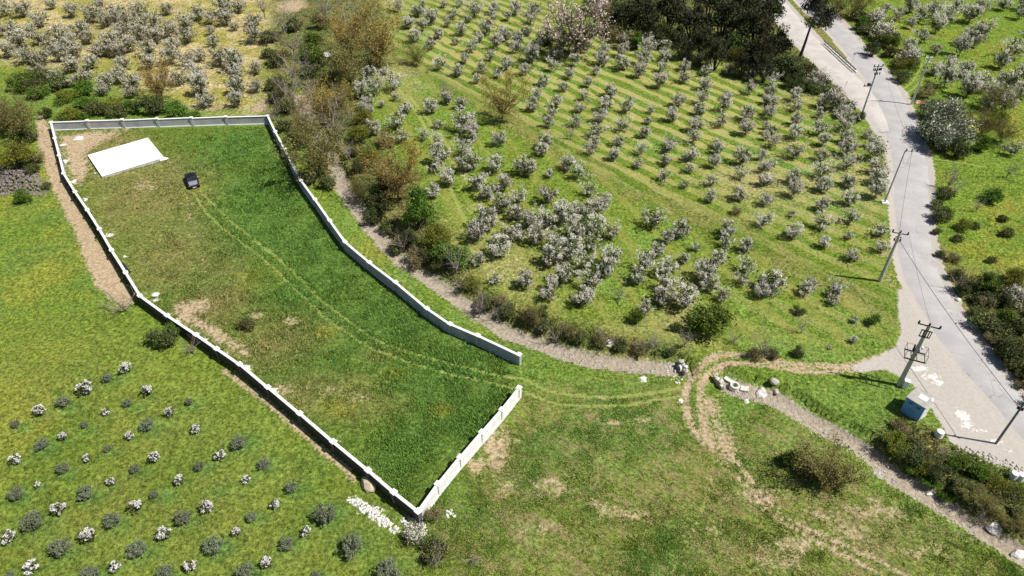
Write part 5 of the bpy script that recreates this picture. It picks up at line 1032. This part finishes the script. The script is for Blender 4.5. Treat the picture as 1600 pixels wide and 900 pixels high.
plant('grey', 298, 540, 36, 'bare_shrub', 'leafless grey shrub against the outside of the long wall', 'bare shrub')
plant('whiteb', 650, 828, 44, 'flowering_shrub', 'white-flowering shrub over rubble at the near wall corner', 'shrub')
plant('reed', 676, 805, 36, 'dry_shrub', 'yellowish dry shrub against the near wall corner', 'shrub')
plant('bramble', 678, 855, 52, 'bramble', 'large bramble below the near wall corner at the frame bottom', 'bramble')
plant('grey', 685, 868, 40, 'bare_shrub', 'leafless shrub in the bramble below the near wall corner', 'bare shrub')
plant('grey', 742, 872, 30, 'bare_shrub', 'small leafless shrub in long grass at the frame bottom', 'bare shrub')
plant('bramble', 385, 505, 34, 'bramble', 'dark green weed clump on the dry strip inside the long wall', 'bramble')
plant('bramble', 660, 300, 18, 'bramble', 'small weed under blossoming trees below the grass lane', 'bramble')

# ------------------------------------------------------------------ grass and undergrowth (nobody could count it)
def sward(name, label, test, n, hgt, wid, seed, tint=1.0, box=(-135, 135, 27, 200)):
    g = np.random.default_rng(seed); Xs, Ys = [], []; got = 0
    for _ in range(60):
        m = 60000; d = 27 + (200 - 27) * g.random(m) ** 1.45; x = (g.random(m) * 2 - 1) * (d * .80 + 24)
        k = lookup(x, d); t = test(x, d, k)
        free = (k['dirt'] < .45) & (k['gravel'] < .3) & (k['apron'] < .3) & (k['track'] > 1.4) & (k['white'] < .35) & (k['apron'] < .25) & (k['road'] > 3.4)
        keep = free & (g.random(m) < t); Xs.append(x[keep]); Ys.append(d[keep]); got += keep.sum()
        if got >= n: break
    X = np.concatenate(Xs)[:n]; Y = np.concatenate(Ys)[:n]; n = len(X); k = lookup(X, Y); Z = height_at(X, Y)
    b = 3; hh = hgt * (.45 + .9 * g.random(n) ** 1.5) * (1 + .6 * k['lush']); C = np.stack([X, Y, Z - .02], 1)
    V = np.zeros((n, b, 3, 3)); az = g.random((n, b)) * 6.28; wd = wid * (.6 + .8 * g.random((n, b)))
    off = g.normal(size=(n, b, 2)) * wid * .7
    ux, uy = np.cos(az), np.sin(az); lean = (g.random((n, b)) * .9 + .25) * hh[:, None]
    for j, s in ((0, -1), (1, 1)):
        V[:, :, j, 0] = X[:, None] + off[..., 0] + ux * wd * s * .5; V[:, :, j, 1] = Y[:, None] + off[..., 1] + uy * wd * s * .5; V[:, :, j, 2] = Z[:, None] - .03
    V[:, :, 2, 0] = X[:, None] + off[..., 0] - uy * lean; V[:, :, 2, 1] = Y[:, None] + off[..., 1] + ux * lean; V[:, :, 2, 2] = Z[:, None] + hh[:, None]
    me = mesh_np(name, V.reshape(-1, 3), np.arange(n * b * 3).reshape(-1, 3), [MATS['grass_blade']])
    c = k['col'] * (.5 + 1.0 * g.random((n, 1)) ** 1.2) * tint; c[:, 0] *= (.8 + .36 * g.random(n)); c = np.repeat(c, b * 3, axis=0)
    vcol(me, 'zone', c)
    tag(link(name, me), label, kind='stuff')
m, nt, N, L, B = new_mat('grass_blade')
a = nd(nt, 'ShaderNodeAttribute', attribute_name='zone'); L.new(a.outputs['Color'], B.inputs['Base Color']); B.inputs['Roughness'].default_value = .8; B.inputs['Specular IOR Level'].default_value = .1
tr = nd(nt, 'ShaderNodeBsdfTranslucent'); L.new(a.outputs['Color'], tr.inputs[0]); mx = nd(nt, 'ShaderNodeMixShader'); mx.inputs[0].default_value = .35
L.new(B.outputs[0], mx.inputs[1]); L.new(tr.outputs[0], mx.inputs[2]); L.new(mx.outputs[0], nt.nodes['Material Output'].inputs[0])
sward('grass', 'tall lush grass inside the walled plot', lambda x, y, k: (k['par'] > .5) * (.25 + .75 * k['lush']), 84000, .20, .21, 1, 1.8)
sward('grass', 'meadow grass outside the long wall', lambda x, y, k: (k['par'] < .4) * (x < 10) * (k['orc'] < .3) * (k['nw'] < .4) * (k['plough'] < .3) * .6, 50000, .12, .15, 2, 1.5)
sward('grass', 'patchy grass of the ploughed field', lambda x, y, k: (k['plough'] > .3) * np.clip((.62 - k['nz']) * 3, .1, .8), 56000, .14, .16, 3, 1.7)
sward('grass', 'grass under the orchard trees and along the road', lambda x, y, k: (x > 0) * (k['plough'] < .3) * (k['par'] < .4) * (.35 + .4 * k['ne']) * (1 - .6 * k['mowA']), 66000, .14, .18, 4, 1.5)
sward('undergrowth', 'rough low undergrowth of the stream thicket and scrub slopes', lambda x, y, k: (k['corr'] > .5) * .9, 26000, .36, .26, 5, 1.5)
